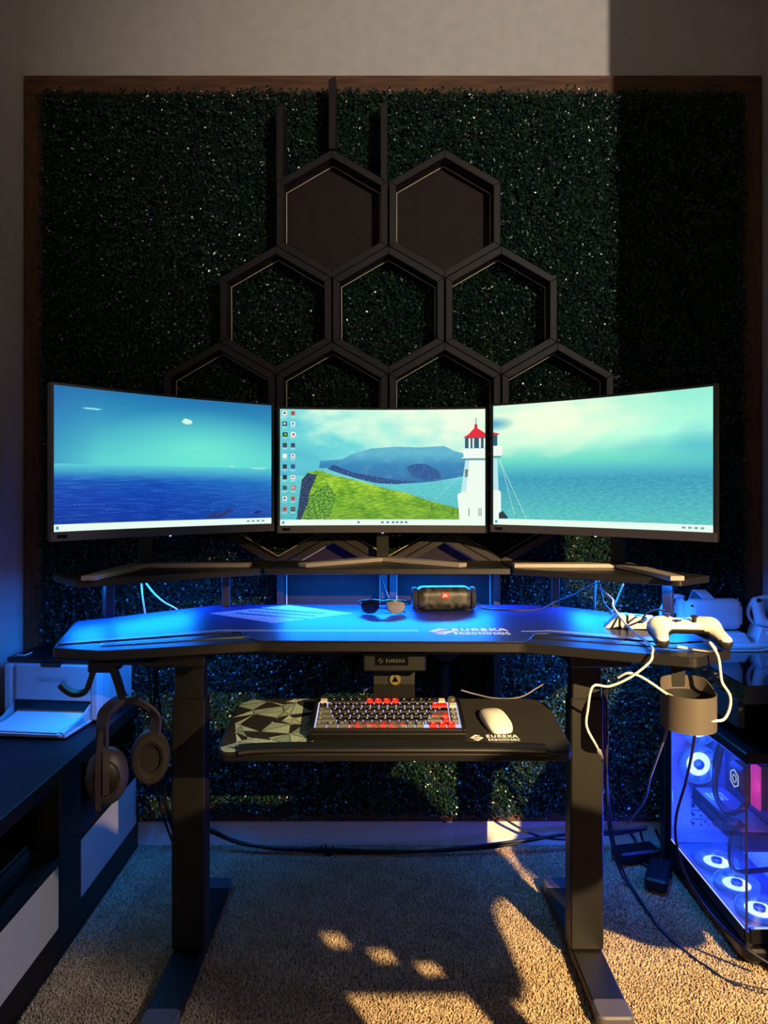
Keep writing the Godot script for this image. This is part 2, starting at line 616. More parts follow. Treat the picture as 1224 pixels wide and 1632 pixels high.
# ------------------------------------------------------------------ hedge wall in its wooden frame
func build_hedge_wall() -> void:
	var t := thing("hedge_frame", "brown stained wooden board frame around the artificial hedge", "frame", V(0, 0.083, 2.33))
	var y0 := 0.0
	var y1 := 2.440
	part(t, "board", box(Vector3(0.029, y1 - 0.031, 0), Vector3(2.412, 0.062, 0.02), 0.002), M.wood)
	part(t, "board", box(Vector3(0.029, y0 + 0.031, 0), Vector3(2.412, 0.062, 0.02), 0.002), M.wood)
	part(t, "board", box(Vector3(-1.146, (y0 + y1) / 2, 0), Vector3(0.062, y1 - y0 - 0.126, 0.02), 0.002), M.wood_upright)
	part(t, "board", box(Vector3(1.204, (y0 + y1) / 2, 0), Vector3(0.062, y1 - y0 - 0.126, 0.02), 0.002), M.wood_upright)
	# nail heads in the corners
	for p in [[-1.15, y1 - 0.02], [-1.16, y1 - 0.05], [1.19, y1 - 0.02], [1.20, y1 - 0.05]]:
		part(t, "nail", disc_stack(0.003, 0, 0.001, 0.0003, 8, Transform3D(Basis(Vector3.RIGHT, PI / 2), Vector3(p[0], p[1], 0.01))), M.black_plastic)
	var h := thing("artificial_hedge", "dark green artificial boxwood hedge covering the wall inside the wooden frame", "hedge", V(0, 0.112, 2.325))
	part(h, "backing_mesh", box(Vector3(0.029, 1.174, -0.002), Vector3(2.285, 2.348, 0.012), 0.001), M.hedge_mesh)
	# one sprig of small rounded leaves, repeated with its own turn, size and green
	var rng := RandomNumberGenerator.new()
	rng.seed = 77
	var sprig := new_st()
	for k in 11:
		var w := TAU * k / 11.0 + rng.randf_range(-0.3, 0.3)
		var tilt := rng.randf_range(-0.2, 1.1)
		var dir := Vector3(cos(w) * cos(tilt), sin(w) * cos(tilt), sin(tilt)).normalized()
		var root := Vector3(rng.randf_range(-0.006, 0.006), rng.randf_range(-0.006, 0.006), rng.randf_range(0.006, 0.026))
		var side := dir.cross(Vector3(rng.randf_range(-1, 1), rng.randf_range(-1, 1), 0.6)).normalized()
		var nn := dir.cross(side)
		var L := rng.randf_range(0.010, 0.0145)
		var W := L * 0.34
		var b := root + dir * 0.002
		var m1 := root + dir * L * 0.45 - nn * 0.0012
		var m2 := root + dir * L * 0.78 - nn * 0.001
		var tip := root + dir * L
		var shade := rng.randf_range(0.75, 1.25)
		sprig.set_color(Color(shade, shade, shade))
		var pts := [b, m1 + side * W, m2 + side * W * 0.75, tip, m2 - side * W * 0.75, m1 - side * W]
		for q in [[0, 1, 5], [1, 2, 5], [2, 4, 5], [2, 3, 4]]:
			tri(sprig, pts[q[0]], pts[q[1]], pts[q[2]])
	var mm := MultiMesh.new()
	mm.transform_format = MultiMesh.TRANSFORM_3D
	mm.use_colors = true
	mm.mesh = mesh_of(sprig)
	var nx := 178
	var ny := 184
	mm.instance_count = nx * ny
	var i := 0
	for gy in ny:
		for gx in nx:
			var x := -1.112 + 2.282 * (gx + rng.randf()) / nx
			var y := 2.345 * (gy + rng.randf()) / ny
			var depth := 0.004 + 0.016 * rng.randf()
			var basis := Basis(Vector3.BACK, rng.randf() * TAU).rotated(Vector3(rng.randf_range(-1, 1), rng.randf_range(-1, 1), 0.01).normalized(), rng.randf_range(0, 0.5)).scaled(Vector3.ONE * rng.randf_range(0.62, 1.0))
			mm.set_instance_transform(i, Transform3D(basis, Vector3(x, y, depth)))
			var g := rng.randf()
			mm.set_instance_color(i, Color(lerpf(0.006, 0.016, g * g), lerpf(0.018, 0.045, g), lerpf(0.014, 0.024, rng.randf())))
			i += 1
	var o := MultiMeshInstance3D.new()
	o.multimesh = mm
	o.material_override = M.leaf
	o.set_meta("kind", "stuff")
	add_named(h, o, "foliage")

# ------------------------------------------------------------------ hexagon frames on the hedge
func hexagon(R: float, center: Vector2) -> Array:
	var out := []
	for k in 6:
		var w := PI / 2 + k * PI / 3
		out.append(center + Vector2(cos(w), sin(w)) * R)
	return out

func build_hexagons() -> void:
	var R := 0.2
	var thick := 0.0215
	var depth := 0.09
	var step := 0.3515
	var rise := 0.300
	# boards are shared meshes: one for each of the six sides
	var boards := []
	var outer := hexagon(R, Vector2.ZERO)
	var inner := hexagon(R - thick * 2.0 / sqrt(3.0), Vector2.ZERO)
	for k in 6:
		var j := (k + 1) % 6
		var poly := PackedVector2Array([outer[k], outer[j], inner[j], inner[k]])
		boards.append(mesh_of(prism(new_st(), poly, 0.0, depth, 0.0015, Transform3D(Basis(Vector3.RIGHT, Vector3.BACK, Vector3.UP), Vector3.ZERO))))
	var panel_st := new_st()
	prism(panel_st, PackedVector2Array(hexagon(R - thick - 0.004, Vector2.ZERO)), 0.018, 0.028, 0.001, Transform3D(Basis(Vector3.RIGHT, Vector3.BACK, Vector3.UP), Vector3.ZERO))
	var panel := mesh_of(panel_st)
	var loop_pts := []
	for p: Vector2 in hexagon((R - thick * 2.0 / sqrt(3.0)) - 0.003, Vector2.ZERO):
		loop_pts.append(Vector3(p.x, p.y, 0.034))
	# the strip of unlit tape runs round the inside, a little loose at its ends
	var tape_path := []
	for k in 6:
		for s in 4:
			tape_path.append(loop_pts[k].lerp(loop_pts[(k + 1) % 6], s / 4.0) + Vector3(0, 0, 0.0015 * sin(k * 2.0 + s)))
	var tape := mesh_of(tube(new_st(), tape_path, 0.0016, 5, true))
	var rows := [2, 3, 4, 3, 2]
	var names := ["top row", "second row", "row behind the monitors", "row below the monitors", "lowest row"]
	for r in 5:
		var n: int = rows[r]
		for c in n:
			var x := 0.014 + (c - (n - 1) / 2.0) * step
			var y := 1.428 + (2 - r) * rise
			var solid := r == 0 or r == 4
			var which := ""
			if r == 0:
				which = " and three upright boards above it" if c == 0 else " and nothing above it"
			elif r == 4:
				which = " and three upright boards below it" if c == 1 else " and nothing below it"
			elif r == 2:
				which = ", outermost" if c == 0 or c == 3 else ", between two others"
			else:
				which = ", between two others" if c == 1 else ", at the end"
			var label := "dark wooden hexagon frame %s%s, %s" % ["with solid back panel" if solid else "open to the hedge", which, names[r]]
			var t := thing("hexagon_shelf", label, "wall shelf", V(x, y, 2.30), 0.0, "hexagon shelves, " + names[r])
			for k in 6:
				part_mesh(t, "board", boards[k], M.hexagon_wood)
			if solid:
				part_mesh(t, "back_panel", panel, M.hexagon_panel)
			part_mesh(t, "tape_strip", tape, M.strip_tape)
	# single uprights that go on from the first and from the last hexagon
	var ap := R * sqrt(3.0) / 2
	var xa := 0.014 - step / 2
	var ya := 1.428 + 2 * rise
	var xb := 0.014 + step / 2
	var yb := 1.428 - 2 * rise
	for u in [[xa - ap + thick / 2 - 0.001, ya + R / 2 + 0.002, ya + 0.345, "left"], [xa + ap - thick / 2 - 0.001, ya + R / 2 + 0.002, ya + 0.355, "right"], [xa, ya + R + 0.002, ya + 0.43, "apex"]]:
		upright(u[0], u[1], u[2], "dark upright board rising from the %s of the top hexagon" % ("highest point" if u[3] == "apex" else "side"), thick, depth)
	for u in [[xb + ap - thick / 2, yb - R / 2 - 0.002, yb - 0.36, "right"], [xb - ap + thick / 2, yb - R / 2 - 0.002, yb - 0.36, "left"], [xb, yb - R - 0.002, yb - 0.42, "apex"]]:
		upright(u[0], u[2], u[1], "dark upright board hanging from the %s of the lowest hexagon" % ("tip" if u[3] == "apex" else "side"), thick, depth)

func upright(x: float, y0: float, y1: float, label: String, thick: float, depth: float) -> void:
	var st := new_st()
	var poly := PackedVector2Array([Vector2(-thick / 2, y0), Vector2(thick / 2, y0), Vector2(thick / 2, y1), Vector2(-thick / 2, y1 - 0.012)])
	prism(st, poly, 0.0, depth, 0.0015, Transform3D(Basis(Vector3.RIGHT, Vector3.BACK, Vector3.UP), Vector3.ZERO))
	var o := lone("hexagon_upright", st, M.hexagon_wood, label, "board", "loose uprights of the hexagon wall")
	o.position = V(x, 0, 2.30)

# ------------------------------------------------------------------ standing desk, raised shelf
const DESK := 0.82
const SHELF := 0.95

func build_desk() -> void:
	var t := thing("standing_desk", "black wing-shaped standing desk on two telescopic steel legs", "desk")
	part(t, "tabletop", prism(new_st(), rounded(plan([[-0.73, 1.56], [-0.607, 1.533], [-0.287, 1.622], [0.318, 1.610], [0.645, 1.468], [0.757, 1.545], [0.83, 1.84], [0.5, 2.15], [-0.5, 2.15], [-0.815, 1.87]]), 0.012, 3), DESK - 0.022, DESK, 0.002), M.black_coat)
	# cable slots in the wings: a pale rim round a dark inlay
	for s in [[-0.62, 1.594, -0.335, 1.690], [0.365, 1.680, 0.646, 1.572]]:
		var a := Vector2(s[0], -s[1])
		var b := Vector2(s[2], -s[3])
		var o := part(t, "cable_slot", prism(new_st(), stadium(a, b, 0.017), DESK + 0.0002, DESK + 0.0022, 0.0006), M.steel)
		part(o, "slot_inlay", prism(new_st(), stadium(a, b, 0.0125), DESK + 0.0012, DESK + 0.0028, 0.0004), M.black_plastic)
	for side in [-1.0, 1.0]:
		var x: float = -0.482 if side < 0 else 0.500
		var leg := part(t, "leg", span(x - 0.041, x + 0.041, 0.035, 0.655, 1.745, 1.80, 0.004), M.black_coat)
		part(leg, "inner_column", span(x - 0.036, x + 0.036, 0.62, DESK - 0.024, 1.750, 1.795, 0.003), M.black_coat)
		part(leg, "top_bracket", span(x - 0.07, x + 0.07, DESK - 0.062, DESK - 0.0225, 1.63, 2.02, 0.004), M.black_coat)
		# feet turn out a little towards the front
		var xf := Transform3D(Basis(Vector3.UP, deg_to_rad(0.0)), V(x, 0, 1.775))
		var foot := part(t, "foot", prism(new_st(), rounded(PackedVector2Array([Vector2(-0.038, -0.295), Vector2(0.038, -0.295), Vector2(0.038, 0.262 - 0.015 * side), Vector2(-0.038, 0.262 - 0.015 * side)]), 0.012, 4), 0.008, 0.034, 0.004, xf), M.black_coat)
		for e in [0.232 - 0.015 * side, -0.270]:
			part(foot, "end_cap", prism(new_st(), rounded(rect2(-0.0395, 0.0395, e - 0.032 if e < 0 else e - 0.025, e + 0.025 if e < 0 else e + 0.037), 0.014, 4), 0.007, 0.0355, 0.004, xf), M.grey_plastic_cap)
		for e in [0.18, -0.3]:
			part(foot, "leveller", disc_stack(0.018, 0.0005, 0.012, 0.001, 16, Transform3D(Basis(), V(x, 0, 1.775) + Vector3(0, 0, e))), M.dark_rubber)
	part(t, "crossbeam", span(-0.43, 0.44, DESK - 0.060, DESK - 0.0225, 1.755, 1.79, 0.003), M.black_coat)
	part(t, "control_box", span(0.10, 0.40, DESK - 0.055, DESK - 0.0225, 1.86, 1.97, 0.004), M.black_plastic)
	# the mat that covers the desk, printed in white
	var mt := thing("desk_mat", "wide dark desk mat with white printed lines, dotted emblem and lettering", "desk mat")
	use_uv = true
	uv_box = Rect2(-0.85, -2.2, 1.7, 0.7)
	var outline := plan([[-0.729, 1.589], [-0.40, 1.722], [-0.372, 1.733], [-0.345, 1.722], [-0.315, 1.655], [-0.285, 1.626], [0.315, 1.614], [0.335, 1.64], [0.365, 1.71], [0.40, 1.715], [0.655, 1.605], [0.75, 1.63], [0.80, 1.84], [0.49, 2.13], [-0.49, 2.13], [-0.803, 1.86]])
	var o := part(mt, "mat_sheet", prism(new_st(), outline, DESK + 0.0003, DESK + 0.0028, 0.0005), mat_print())
	use_uv = false
	o.set_meta("label", "dark mat with white lines and a dotted emblem")
	var flat := Basis(Vector3.RIGHT, -PI / 2)
	words(mt, "lettering", "EUREKA", Transform3D(flat, V(0.236, DESK + 0.0028, 1.752)), 0.030, M.print_white, 0.135)
	words(mt, "lettering", "ERGONOMIC", Transform3D(flat, V(0.236, DESK + 0.0028, 1.707)), 0.024, M.print_white, 0.135)
	emblem(mt, Transform3D(Basis(), V(0.140, DESK + 0.0028, 1.730)), 0.032, 0.034, M.print_white)
	build_shelf()

# a diamond cut by a bent white line, as on the mats
func emblem(parent: Node3D, xf: Transform3D, w: float, h: float, m: Material) -> void:
	for s in [-1.0, 1.0]:
		var st := new_st()
		var poly := PackedVector2Array([Vector2(-w * s, 0.05 * h * s), Vector2(-0.15 * w * s, -h * s), Vector2(0.55 * w * s, -0.72 * h * s), Vector2(0.05 * w * s, -0.62 * h * s), Vector2(-0.55 * w * s, 0.02 * h * s), Vector2(-0.28 * w * s, 0.16 * h * s), Vector2(0.30 * w * s, -0.36 * h * s), Vector2(0.52 * w * s, -0.22 * h * s), Vector2(-0.22 * w * s, 0.42 * h * s)])
		prism(st, poly, 0.0, 0.0006, 0.0001, xf)
		part(parent, "emblem", st, m)

func stadium(a: Vector2, b: Vector2, r: float) -> PackedVector2Array:
	var out := PackedVector2Array()
	var w := (b - a).angle()
	for k in 9:
		out.append(b + Vector2(cos(w - PI / 2 + PI * k / 8), sin(w - PI / 2 + PI * k / 8)) * r)
	for k in 9:
		out.append(a + Vector2(cos(w + PI / 2 + PI * k / 8), sin(w + PI / 2 + PI * k / 8)) * r)
	return out

func mat_print() -> StandardMaterial3D:
	var w := 1700
	var h := 700
	var im := Image.create(w, h, false, Image.FORMAT_RGBA8)
	var rng := RandomNumberGenerator.new()
	rng.seed = 5
	var base := Color(0.085, 0.125, 0.37)
	im.fill(base)
	for k in 40000:
		im.set_pixel(rng.randi() % w, rng.randi() % h, base * rng.randf_range(0.8, 1.2))
	var white := Color(0.82, 0.84, 0.86)
	# one pixel is one millimetre; x from -0.85, depth from 2.2
	var line := func(x0: float, d0: float, x1: float, d1: float, thick: int) -> void:
		var n := int(Vector2(x1 - x0, d1 - d0).length() * 1000)
		for k in n:
			var t := float(k) / n
			im.fill_rect(Rect2i(int((lerpf(x0, x1, t) + 0.85) * 1000), int((2.2 - lerpf(d0, d1, t)) * 1000), 2, thick), white)
	line.call(-0.725, 1.600, -0.39, 1.745, 4)
	line.call(-0.728, 1.612, -0.39, 1.757, 2)
	line.call(-0.39, 1.740, 0.085, 1.740, 5)
	line.call(-0.39, 1.752, 0.085, 1.752, 2)
	line.call(0.335, 1.733, 0.40, 1.738, 5)
	line.call(0.40, 1.738, 0.62, 1.640, 4)
	line.call(0.40, 1.750, 0.62, 1.652, 2)
	# dotted emblem: a lozenge of dots with bent gaps
	var c := Vector2(-0.29, 1.985)
	var a := 0.205
	var b := 0.145
	var y := -b
	var row := 0
	while y < b:
		var x := -a + (0.0035 if row % 2 else 0.0)
		while x < a:
			var u := x / a
			var v := y / b
			var m := absf(u) + absf(v)
			var gap := absf(absf(u * 0.6 + v) - 0.34) < 0.055 and absf(u - v * 0.3) < 0.62 or absf(u * 0.6 + v) < 0.05 and absf(u) < 0.5
			if m < 1.0 and not gap:
				im.fill_rect(Rect2i(int((c.x + x + 0.85) * 1000), int((2.2 - c.y - y) * 1000), 4, 5), Color(0.84, 0.88, 0.93))
			x += 0.007
		y += 0.0075
		row += 1
	var m2 := mat("desk_mat_print", Color(1, 1, 1), 0.42, 0, 0.55)
	m2.albedo_texture = ImageTexture.create_from_image(im)
	return m2

func build_shelf() -> void:
	var t := thing("monitor_shelf", "black raised shelf in three sections carrying the monitors above the desk", "shelf")
	var th := 0.018
	part(t, "shelf_board", prism(new_st(), rounded(plan([[-0.735, 1.70], [-0.340, 1.965], [-0.340, 2.185], [-0.56, 2.185], [-0.86, 1.84]]), 0.008, 3), SHELF - th, SHELF, 0.002), M.black_coat)
	part(t, "shelf_board", prism(new_st(), rounded(plan([[-0.336, 1.968], [0.352, 1.968], [0.352, 2.185], [-0.336, 2.185]]), 0.006, 3), SHELF - th, SHELF, 0.002), M.black_coat)
	part(t, "shelf_board", prism(new_st(), rounded(plan([[0.356, 1.965], [0.722, 1.725], [0.830, 1.805], [0.58, 2.185], [0.356, 2.185]]), 0.008, 3), SHELF - th, SHELF, 0.002), M.black_coat)
	for p in [[-0.752, 1.935, 30.0], [-0.470, 2.115, 10.0], [0.510, 2.115, -10.0], [0.765, 1.91, -30.0]]:
		var xf := Transform3D(Basis(Vector3.UP, deg_to_rad(p[2])), V(p[0], 0, p[1]))
		part(t, "post", box(Vector3(0, (DESK + 0.003 + SHELF - th) / 2, 0), Vector3(0.024, SHELF - th - DESK - 0.003, 0.05), 0.002, xf), M.black_coat)
	# blue light strips under the outer sections, along their rear edge
	for s in [[-0.815, 1.85, -0.575, 2.13, 0.92], [0.575, 2.14, 0.785, 1.84, 1.2], [-0.30, 2.10, 0.32, 2.10, 2.0]]:
		var a := V(s[0], SHELF - th - 0.003, s[1])
		var b := V(s[2], SHELF - th - 0.003, s[3])
		var along := (b - a).normalized()
		part(t, "strip_light", tube(new_st(), [a, (a + b) / 2, b], 0.003, 6), M.blue_strip_light)
		var across := Vector3.UP.cross(along)
		var basis := Basis(along, -across, Vector3.UP)
		if s[4] < 1.8:
			# a strip added under the tabletop rear edge to brighten the hedge
			var low := Vector3(-0.012 * signf(s[0]), DESK - 0.026 - a.y, 0.008)
			part(t, "strip_light", tube(new_st(), [a + low, (a + b) / 2 + low, b + low], 0.003, 6), M.added_cyan_strip)
			area("strip_light_glow", Transform3D(basis, (a + b) / 2 + low - Vector3(0, 0.006, 0)), Color(0.16, 0.64, 1.0), 0.14 if s[0] < 0.0 else 0.22, Vector2((b - a).length(), 0.02))
		area("strip_light_glow", Transform3D(basis, (a + b) / 2 - Vector3(0, 0.006, 0)), Color(0.05, 0.45, 1.0), s[4], Vector2((b - a).length(), 0.02))

# ------------------------------------------------------------------ monitors
func fill_poly(im: Image, pts: Array, color: Callable) -> void:
	var poly := PackedVector2Array(pts)
	var lo := poly[0]
	var hi := poly[0]
	for p in poly:
		lo = lo.min(p)
		hi = hi.max(p)
	for y in range(maxi(0, int(lo.y)), mini(im.get_height(), int(hi.y) + 1)):
		for x in range(maxi(0, int(lo.x)), mini(im.get_width(), int(hi.x) + 1)):
			if Geometry2D.is_point_in_polygon(Vector2(x + 0.5, y + 0.5), poly):
				im.set_pixel(x, y, color.call(x, y))

func c8(r: int, g: int, b: int) -> Color:
	return Color8(r, g, b)

func ramp(stops: Array, t: float) -> Color:
	for i in range(1, stops.size()):
		if t <= stops[i][0]:
			return stops[i - 1][1].lerp(stops[i][1], (t - stops[i - 1][0]) / (stops[i][0] - stops[i - 1][0]))
	return stops[stops.size() - 1][1]

func screen_picture(which: int) -> StandardMaterial3D:
	var w := 640
	var h := 360
	var im := Image.create(w, h, false, Image.FORMAT_RGBA8)
	var soft := FastNoiseLite.new()
	soft.seed = 11 + which
	soft.frequency = 0.006
	soft.fractal_octaves = 4
	var fine := FastNoiseLite.new()
	fine.seed = 50 + which
	fine.frequency = 0.05
	fine.fractal_octaves = 3
	var bottom := h - 18
	var skies := [
		[[[0.0, c8(30, 118, 176)], [0.25, c8(60, 160, 195)], [0.5, c8(88, 205, 208)], [0.56, c8(92, 205, 212)]], [[0.56, c8(30, 120, 200)], [0.66, c8(16, 88, 190)], [0.8, c8(10, 66, 178)], [1.0, c8(8, 58, 165)]]],
		[[[0.0, c8(150, 240, 225)], [0.3, c8(130, 232, 222)], [0.55, c8(120, 215, 220)]], [[0.5, c8(95, 205, 214)], [0.75, c8(88, 200, 205)], [1.0, c8(70, 185, 195)]]],
		[[[0.0, c8(150, 240, 215)], [0.3, c8(175, 255, 225)], [0.5, c8(110, 220, 200)], [0.58, c8(84, 185, 200)]], [[0.58, c8(58, 158, 190)], [0.7, c8(64, 165, 190)], [1.0, c8(92, 200, 195)]]],
	]
	var horizon: float = [0.56, 0.60, 0.58][which]
	for y in h:
		for x in w:
			var v := float(y) / bottom
			var u := float(x) / w
			var c: Color
			var n := soft.get_noise_2d(x, y * 2.2)
			if v < horizon:
				c = ramp(skies[which][0], v)
				if which == 0:
					c = c.lerp(c8(112, 236, 214), clampf(1.15 - 2.1 * Vector2(u - 0.66, (v - 0.44) * 1.5).length(), 0, 1) * 0.9)
					c = c.lerp(c8(20, 95, 175), clampf((0.18 - u) * 2.2 + (u - 0.93) * 6.0 * float(u > 0.93), 0, 0.5))
				elif which == 1:
					c = c.lerp(c8(240, 255, 228), clampf((u * 1.0 + 0.30 - v * 1.5) + n * 0.55, 0, 1))
					c = c.lerp(c8(64, 176, 206), clampf((0.40 - u) * 1.3 + (v - 0.3) * 0.5 - n * 0.35, 0, 0.8))
				else:
					c = c.lerp(c8(242, 255, 224), clampf(1.35 - 2.3 * Vector2((u - 0.25) * 0.9, (v - 0.14) * 1.7).length() + n * 0.35, 0, 1))
					c = c.lerp(c8(70, 178, 205), clampf((u - 0.5) * 1.2 - absf(v - 0.42) * 2.6 + n * 0.2, 0, 0.6))
					c = c.lerp(c8(60, 165, 200), clampf(1.0 - 9.0 * Vector2(u, (v - 0.16) * 1.6).length(), 0, 0.8))
			else:
				c = ramp(skies[which][1], v)
				var wave := fine.get_noise_2d(x * (0.22 if which == 0 else 0.8), y * 3.2)
				c = c.lightened(maxf(wave, 0) * 0.20).darkened(maxf(-wave, 0) * (0.20 if which == 0 else 0.12))
				if which == 0:
					c = c.lerp(c8(50, 150, 205), clampf((u - 0.45) * 0.5 * (1.15 - v) * 4.0, 0, 0.6))
				c = c.lerp(ramp(skies[which][0], horizon), clampf(1.0 - (v - horizon) * (8.0 if which == 0 else 14.0), 0, 1))
			im.set_pixel(x, y, c)
	var P := func(zx: float, zy: float) -> Vector2:
		return Vector2((zx - 70.0) / 1010.0 * w, (zy - 275.0) / 545.0 * bottom)
	if which == 0:
		for q in [[372, 65, 16, 7], [368, 62, 8, 6]]:
			fill_poly(im, oval(q[0], q[1], q[2], q[3]), func(_x, _y): return c8(205, 245, 225))
		for q in [[100, 50, 26, 2], [600, 192, 26, 3], [512, 188, 8, 3]]:
			fill_poly(im, oval(q[0], q[1], q[2], q[3]), func(_x, _y): return c8(150, 232, 220))
		fill_poly(im, [Vector2(424, 338), Vector2(440, 328), Vector2(478, 322), Vector2(510, 312), Vector2(518, 318), Vector2(490, 332), Vector2(450, 340)], func(x, y): return c8(26, 40, 110).lightened(maxf(0, fine.get_noise_2d(x * 4, y * 4)) * 0.6))
		fill_poly(im, [Vector2(580, 326), Vector2(596, 318), Vector2(610, 322), Vector2(590, 330)], func(x, y): return c8(24, 44, 115))
		var rng := RandomNumberGenerator.new()
		rng.seed = 4
		for k in 40:
			im.fill_rect(Rect2i(rng.randi() % w, int(rng.randf_range(255, 338)), 2, 1), c8(150, 225, 235))
	elif which == 1:
		fill_poly(im, [P.call(258, 565), P.call(265, 528), P.call(370, 522), P.call(430, 492), P.call(520, 467), P.call(640, 458), P.call(760, 462), P.call(880, 455), P.call(930, 480), P.call(1000, 500), P.call(1000, 602), P.call(830, 632), P.call(700, 642), P.call(560, 640), P.call(430, 595), P.call(300, 565)], func(x, y): return c8(58, 150, 196).lerp(c8(36, 108, 168), clampf((y - 130) / 110.0, 0, 1)).lerp(c8(120, 205, 215), clampf(1.0 - (y - 112) / 60.0, 0, 0.55)).lightened(maxf(0, soft.get_noise_2d(x * 3, y * 5)) * 0.15))
		fill_poly(im, [P.call(690, 560), P.call(730, 545), P.call(790, 545), P.call(850, 575), P.call(870, 615), P.call(790, 630), P.call(720, 605)], func(x, y): return c8(32, 88, 150).lightened(maxf(0, fine.get_noise_2d(x * 2, y)) * 0.25))
		fill_poly(im, [P.call(300, 570), P.call(330, 548), P.call(420, 585), P.call(500, 600), P.call(640, 625), P.call(760, 632), P.call(640, 645), P.call(540, 640), P.call(420, 610)], func(x, y): return c8(24, 70, 130).lightened(maxf(0, fine.get_noise_2d(x * 3, y * 2)) * 0.5))
		fill_poly(im, [P.call(150, 822), P.call(165, 700), P.call(175, 620), P.call(205, 585), P.call(265, 575), P.call(330, 600), P.call(430, 622), P.call(600, 668), P.call(700, 690), P.call(800, 725), P.call(950, 765), P.call(960, 822)], func(x, y):
			var k := clampf(0.55 + 0.7 * fine.get_noise_2d(x * 0.8 + y * 1.4, y * 3.4) + 0.5 * soft.get_noise_2d(x * 2.0, y * 4.0), 0, 1)
			return c8(74, 140, 34).lerp(c8(176, 218, 62), k).lerp(c8(60, 130, 50), clampf((y - 250) / 260.0, 0, 0.4)))
		fill_poly(im, [P.call(150, 822), P.call(165, 700), P.call(175, 625), P.call(205, 590), P.call(250, 600), P.call(215, 680), P.call(205, 740), P.call(170, 822)], func(x, y): return c8(20, 50, 90).lightened(clampf(fine.get_noise_2d(x * 3, y * 3), 0, 1) * 0.6))
		fill_poly(im, [P.call(180, 822), P.call(215, 700), P.call(300, 640), P.call(345, 700), P.call(310, 822)], func(x, y):
			var k := clampf(0.45 + 1.1 * fine.get_noise_2d(x * 2.4 + y * 2, y * 2.6), 0, 1)
			return c8(40, 100, 36).lerp(c8(150, 204, 80), k))
		lighthouse(im, P)
		# guy wires, fence posts
		for s in [[960, 600, 830, 730], [980, 640, 960, 780]]:
			for k in 60:
				var q: Vector2 = P.call(lerpf(s[0], s[2], k / 60.0), lerpf(s[1], s[3], k / 60.0))
				im.set_pixel(int(q.x), int(q.y), c8(220, 240, 235))
		for s in [815, 825, 922, 946, 1000, 1050, 1058]:
			var q: Vector2 = P.call(s, 740 if s < 900 else 765)
			im.fill_rect(Rect2i(int(q.x), int(q.y), 2, 24), c8(50, 80, 60))
		# icons on the desktop: small tiles in two columns
		var rng := RandomNumberGenerator.new()
		rng.seed = 8
		var tones := [c8(235, 245, 240), c8(30, 50, 62), c8(240, 240, 235), c8(40, 90, 150), c8(200, 225, 235), c8(245, 250, 250), c8(50, 90, 110), c8(60, 60, 70), c8(200, 96, 84)]
		for row in 10:
			for col in 2:
				var x := 8 + col * 25
				var y := 6 + row * 33
				im.fill_rect(Rect2i(x, y, 13, 13), tones[rng.randi() % tones.size()])
				im.fill_rect(Rect2i(x + 3, y + 3, 6, 6), tones[rng.randi() % tones.size()])
				im.fill_rect(Rect2i(x - 3, y + 16, 18, 1), c8(220, 235, 240))
				im.fill_rect(Rect2i(x - 1, y + 19, 13, 1), c8(220, 235, 240))
		im.fill_rect(Rect2i(10, 72, 13, 13), c8(30, 34, 30))
		im.fill_rect(Rect2i(13, 75, 7, 7), c8(120, 200, 30))
		fill_poly(im, oval(41, 78, 8, 8), func(_x, _y): return c8(248, 250, 248))
		fill_poly(im, oval(41, 78, 4, 4), func(_x, _y): return c8(225, 60, 50))
	else:
		lighthouse(im, func(zx: float, zy: float) -> Vector2: return Vector2((zx - 1100.0) / 1010.0 * w, (zy - 275.0) / 545.0 * bottom))
		for s in [[0.035, 0.48, 0.108, 0.97], [0.03, 0.48, 0.165, 0.99]]:
			for k in 200:
				im.fill_rect(Rect2i(int(lerpf(s[0], s[2], k / 200.0) * w), int(lerpf(s[1], s[3], k / 200.0) * bottom), 1, 2), c8(215, 240, 230))
		fill_poly(im, [Vector2(18, 342), Vector2(18, 326), Vector2(30, 318), Vector2(46, 336), Vector2(46, 342)], func(_x, _y): return c8(40, 60, 70))
	# task bar
	im.fill_rect(Rect2i(0, bottom, w, h - bottom), c8(232, 252, 240))
	im.fill_rect(Rect2i(6, bottom + 5, 7, 8), c8(60, 150, 190))
	if which == 1:
		for x in [240, 315, 332, 349, 362, 376, 390]:
			im.fill_rect(Rect2i(x, bottom + 6, 8, 6), c8(70, 130, 170))
	else:
		for x in [560, 576, 592, 608]:
			im.fill_rect(Rect2i(x, bottom + 6, 9, 5), c8(120, 160, 165))
	var m := mat("screen_picture_%d" % which, Color(0.01, 0.01, 0.012), 0.35)
	m.emission_enabled = true
	m.emission = Color.WHITE
	m.emission_operator = BaseMaterial3D.EMISSION_OP_MULTIPLY
	m.emission_texture = ImageTexture.create_from_image(im)
	m.emission_energy_multiplier = 1.0
	return m

func oval(x: float, y: float, a: float, b: float) -> Array:
	var out := []
	for k in 16:
		out.append(Vector2(x + cos(TAU * k / 16) * a, y + sin(TAU * k / 16) * b))
	return out

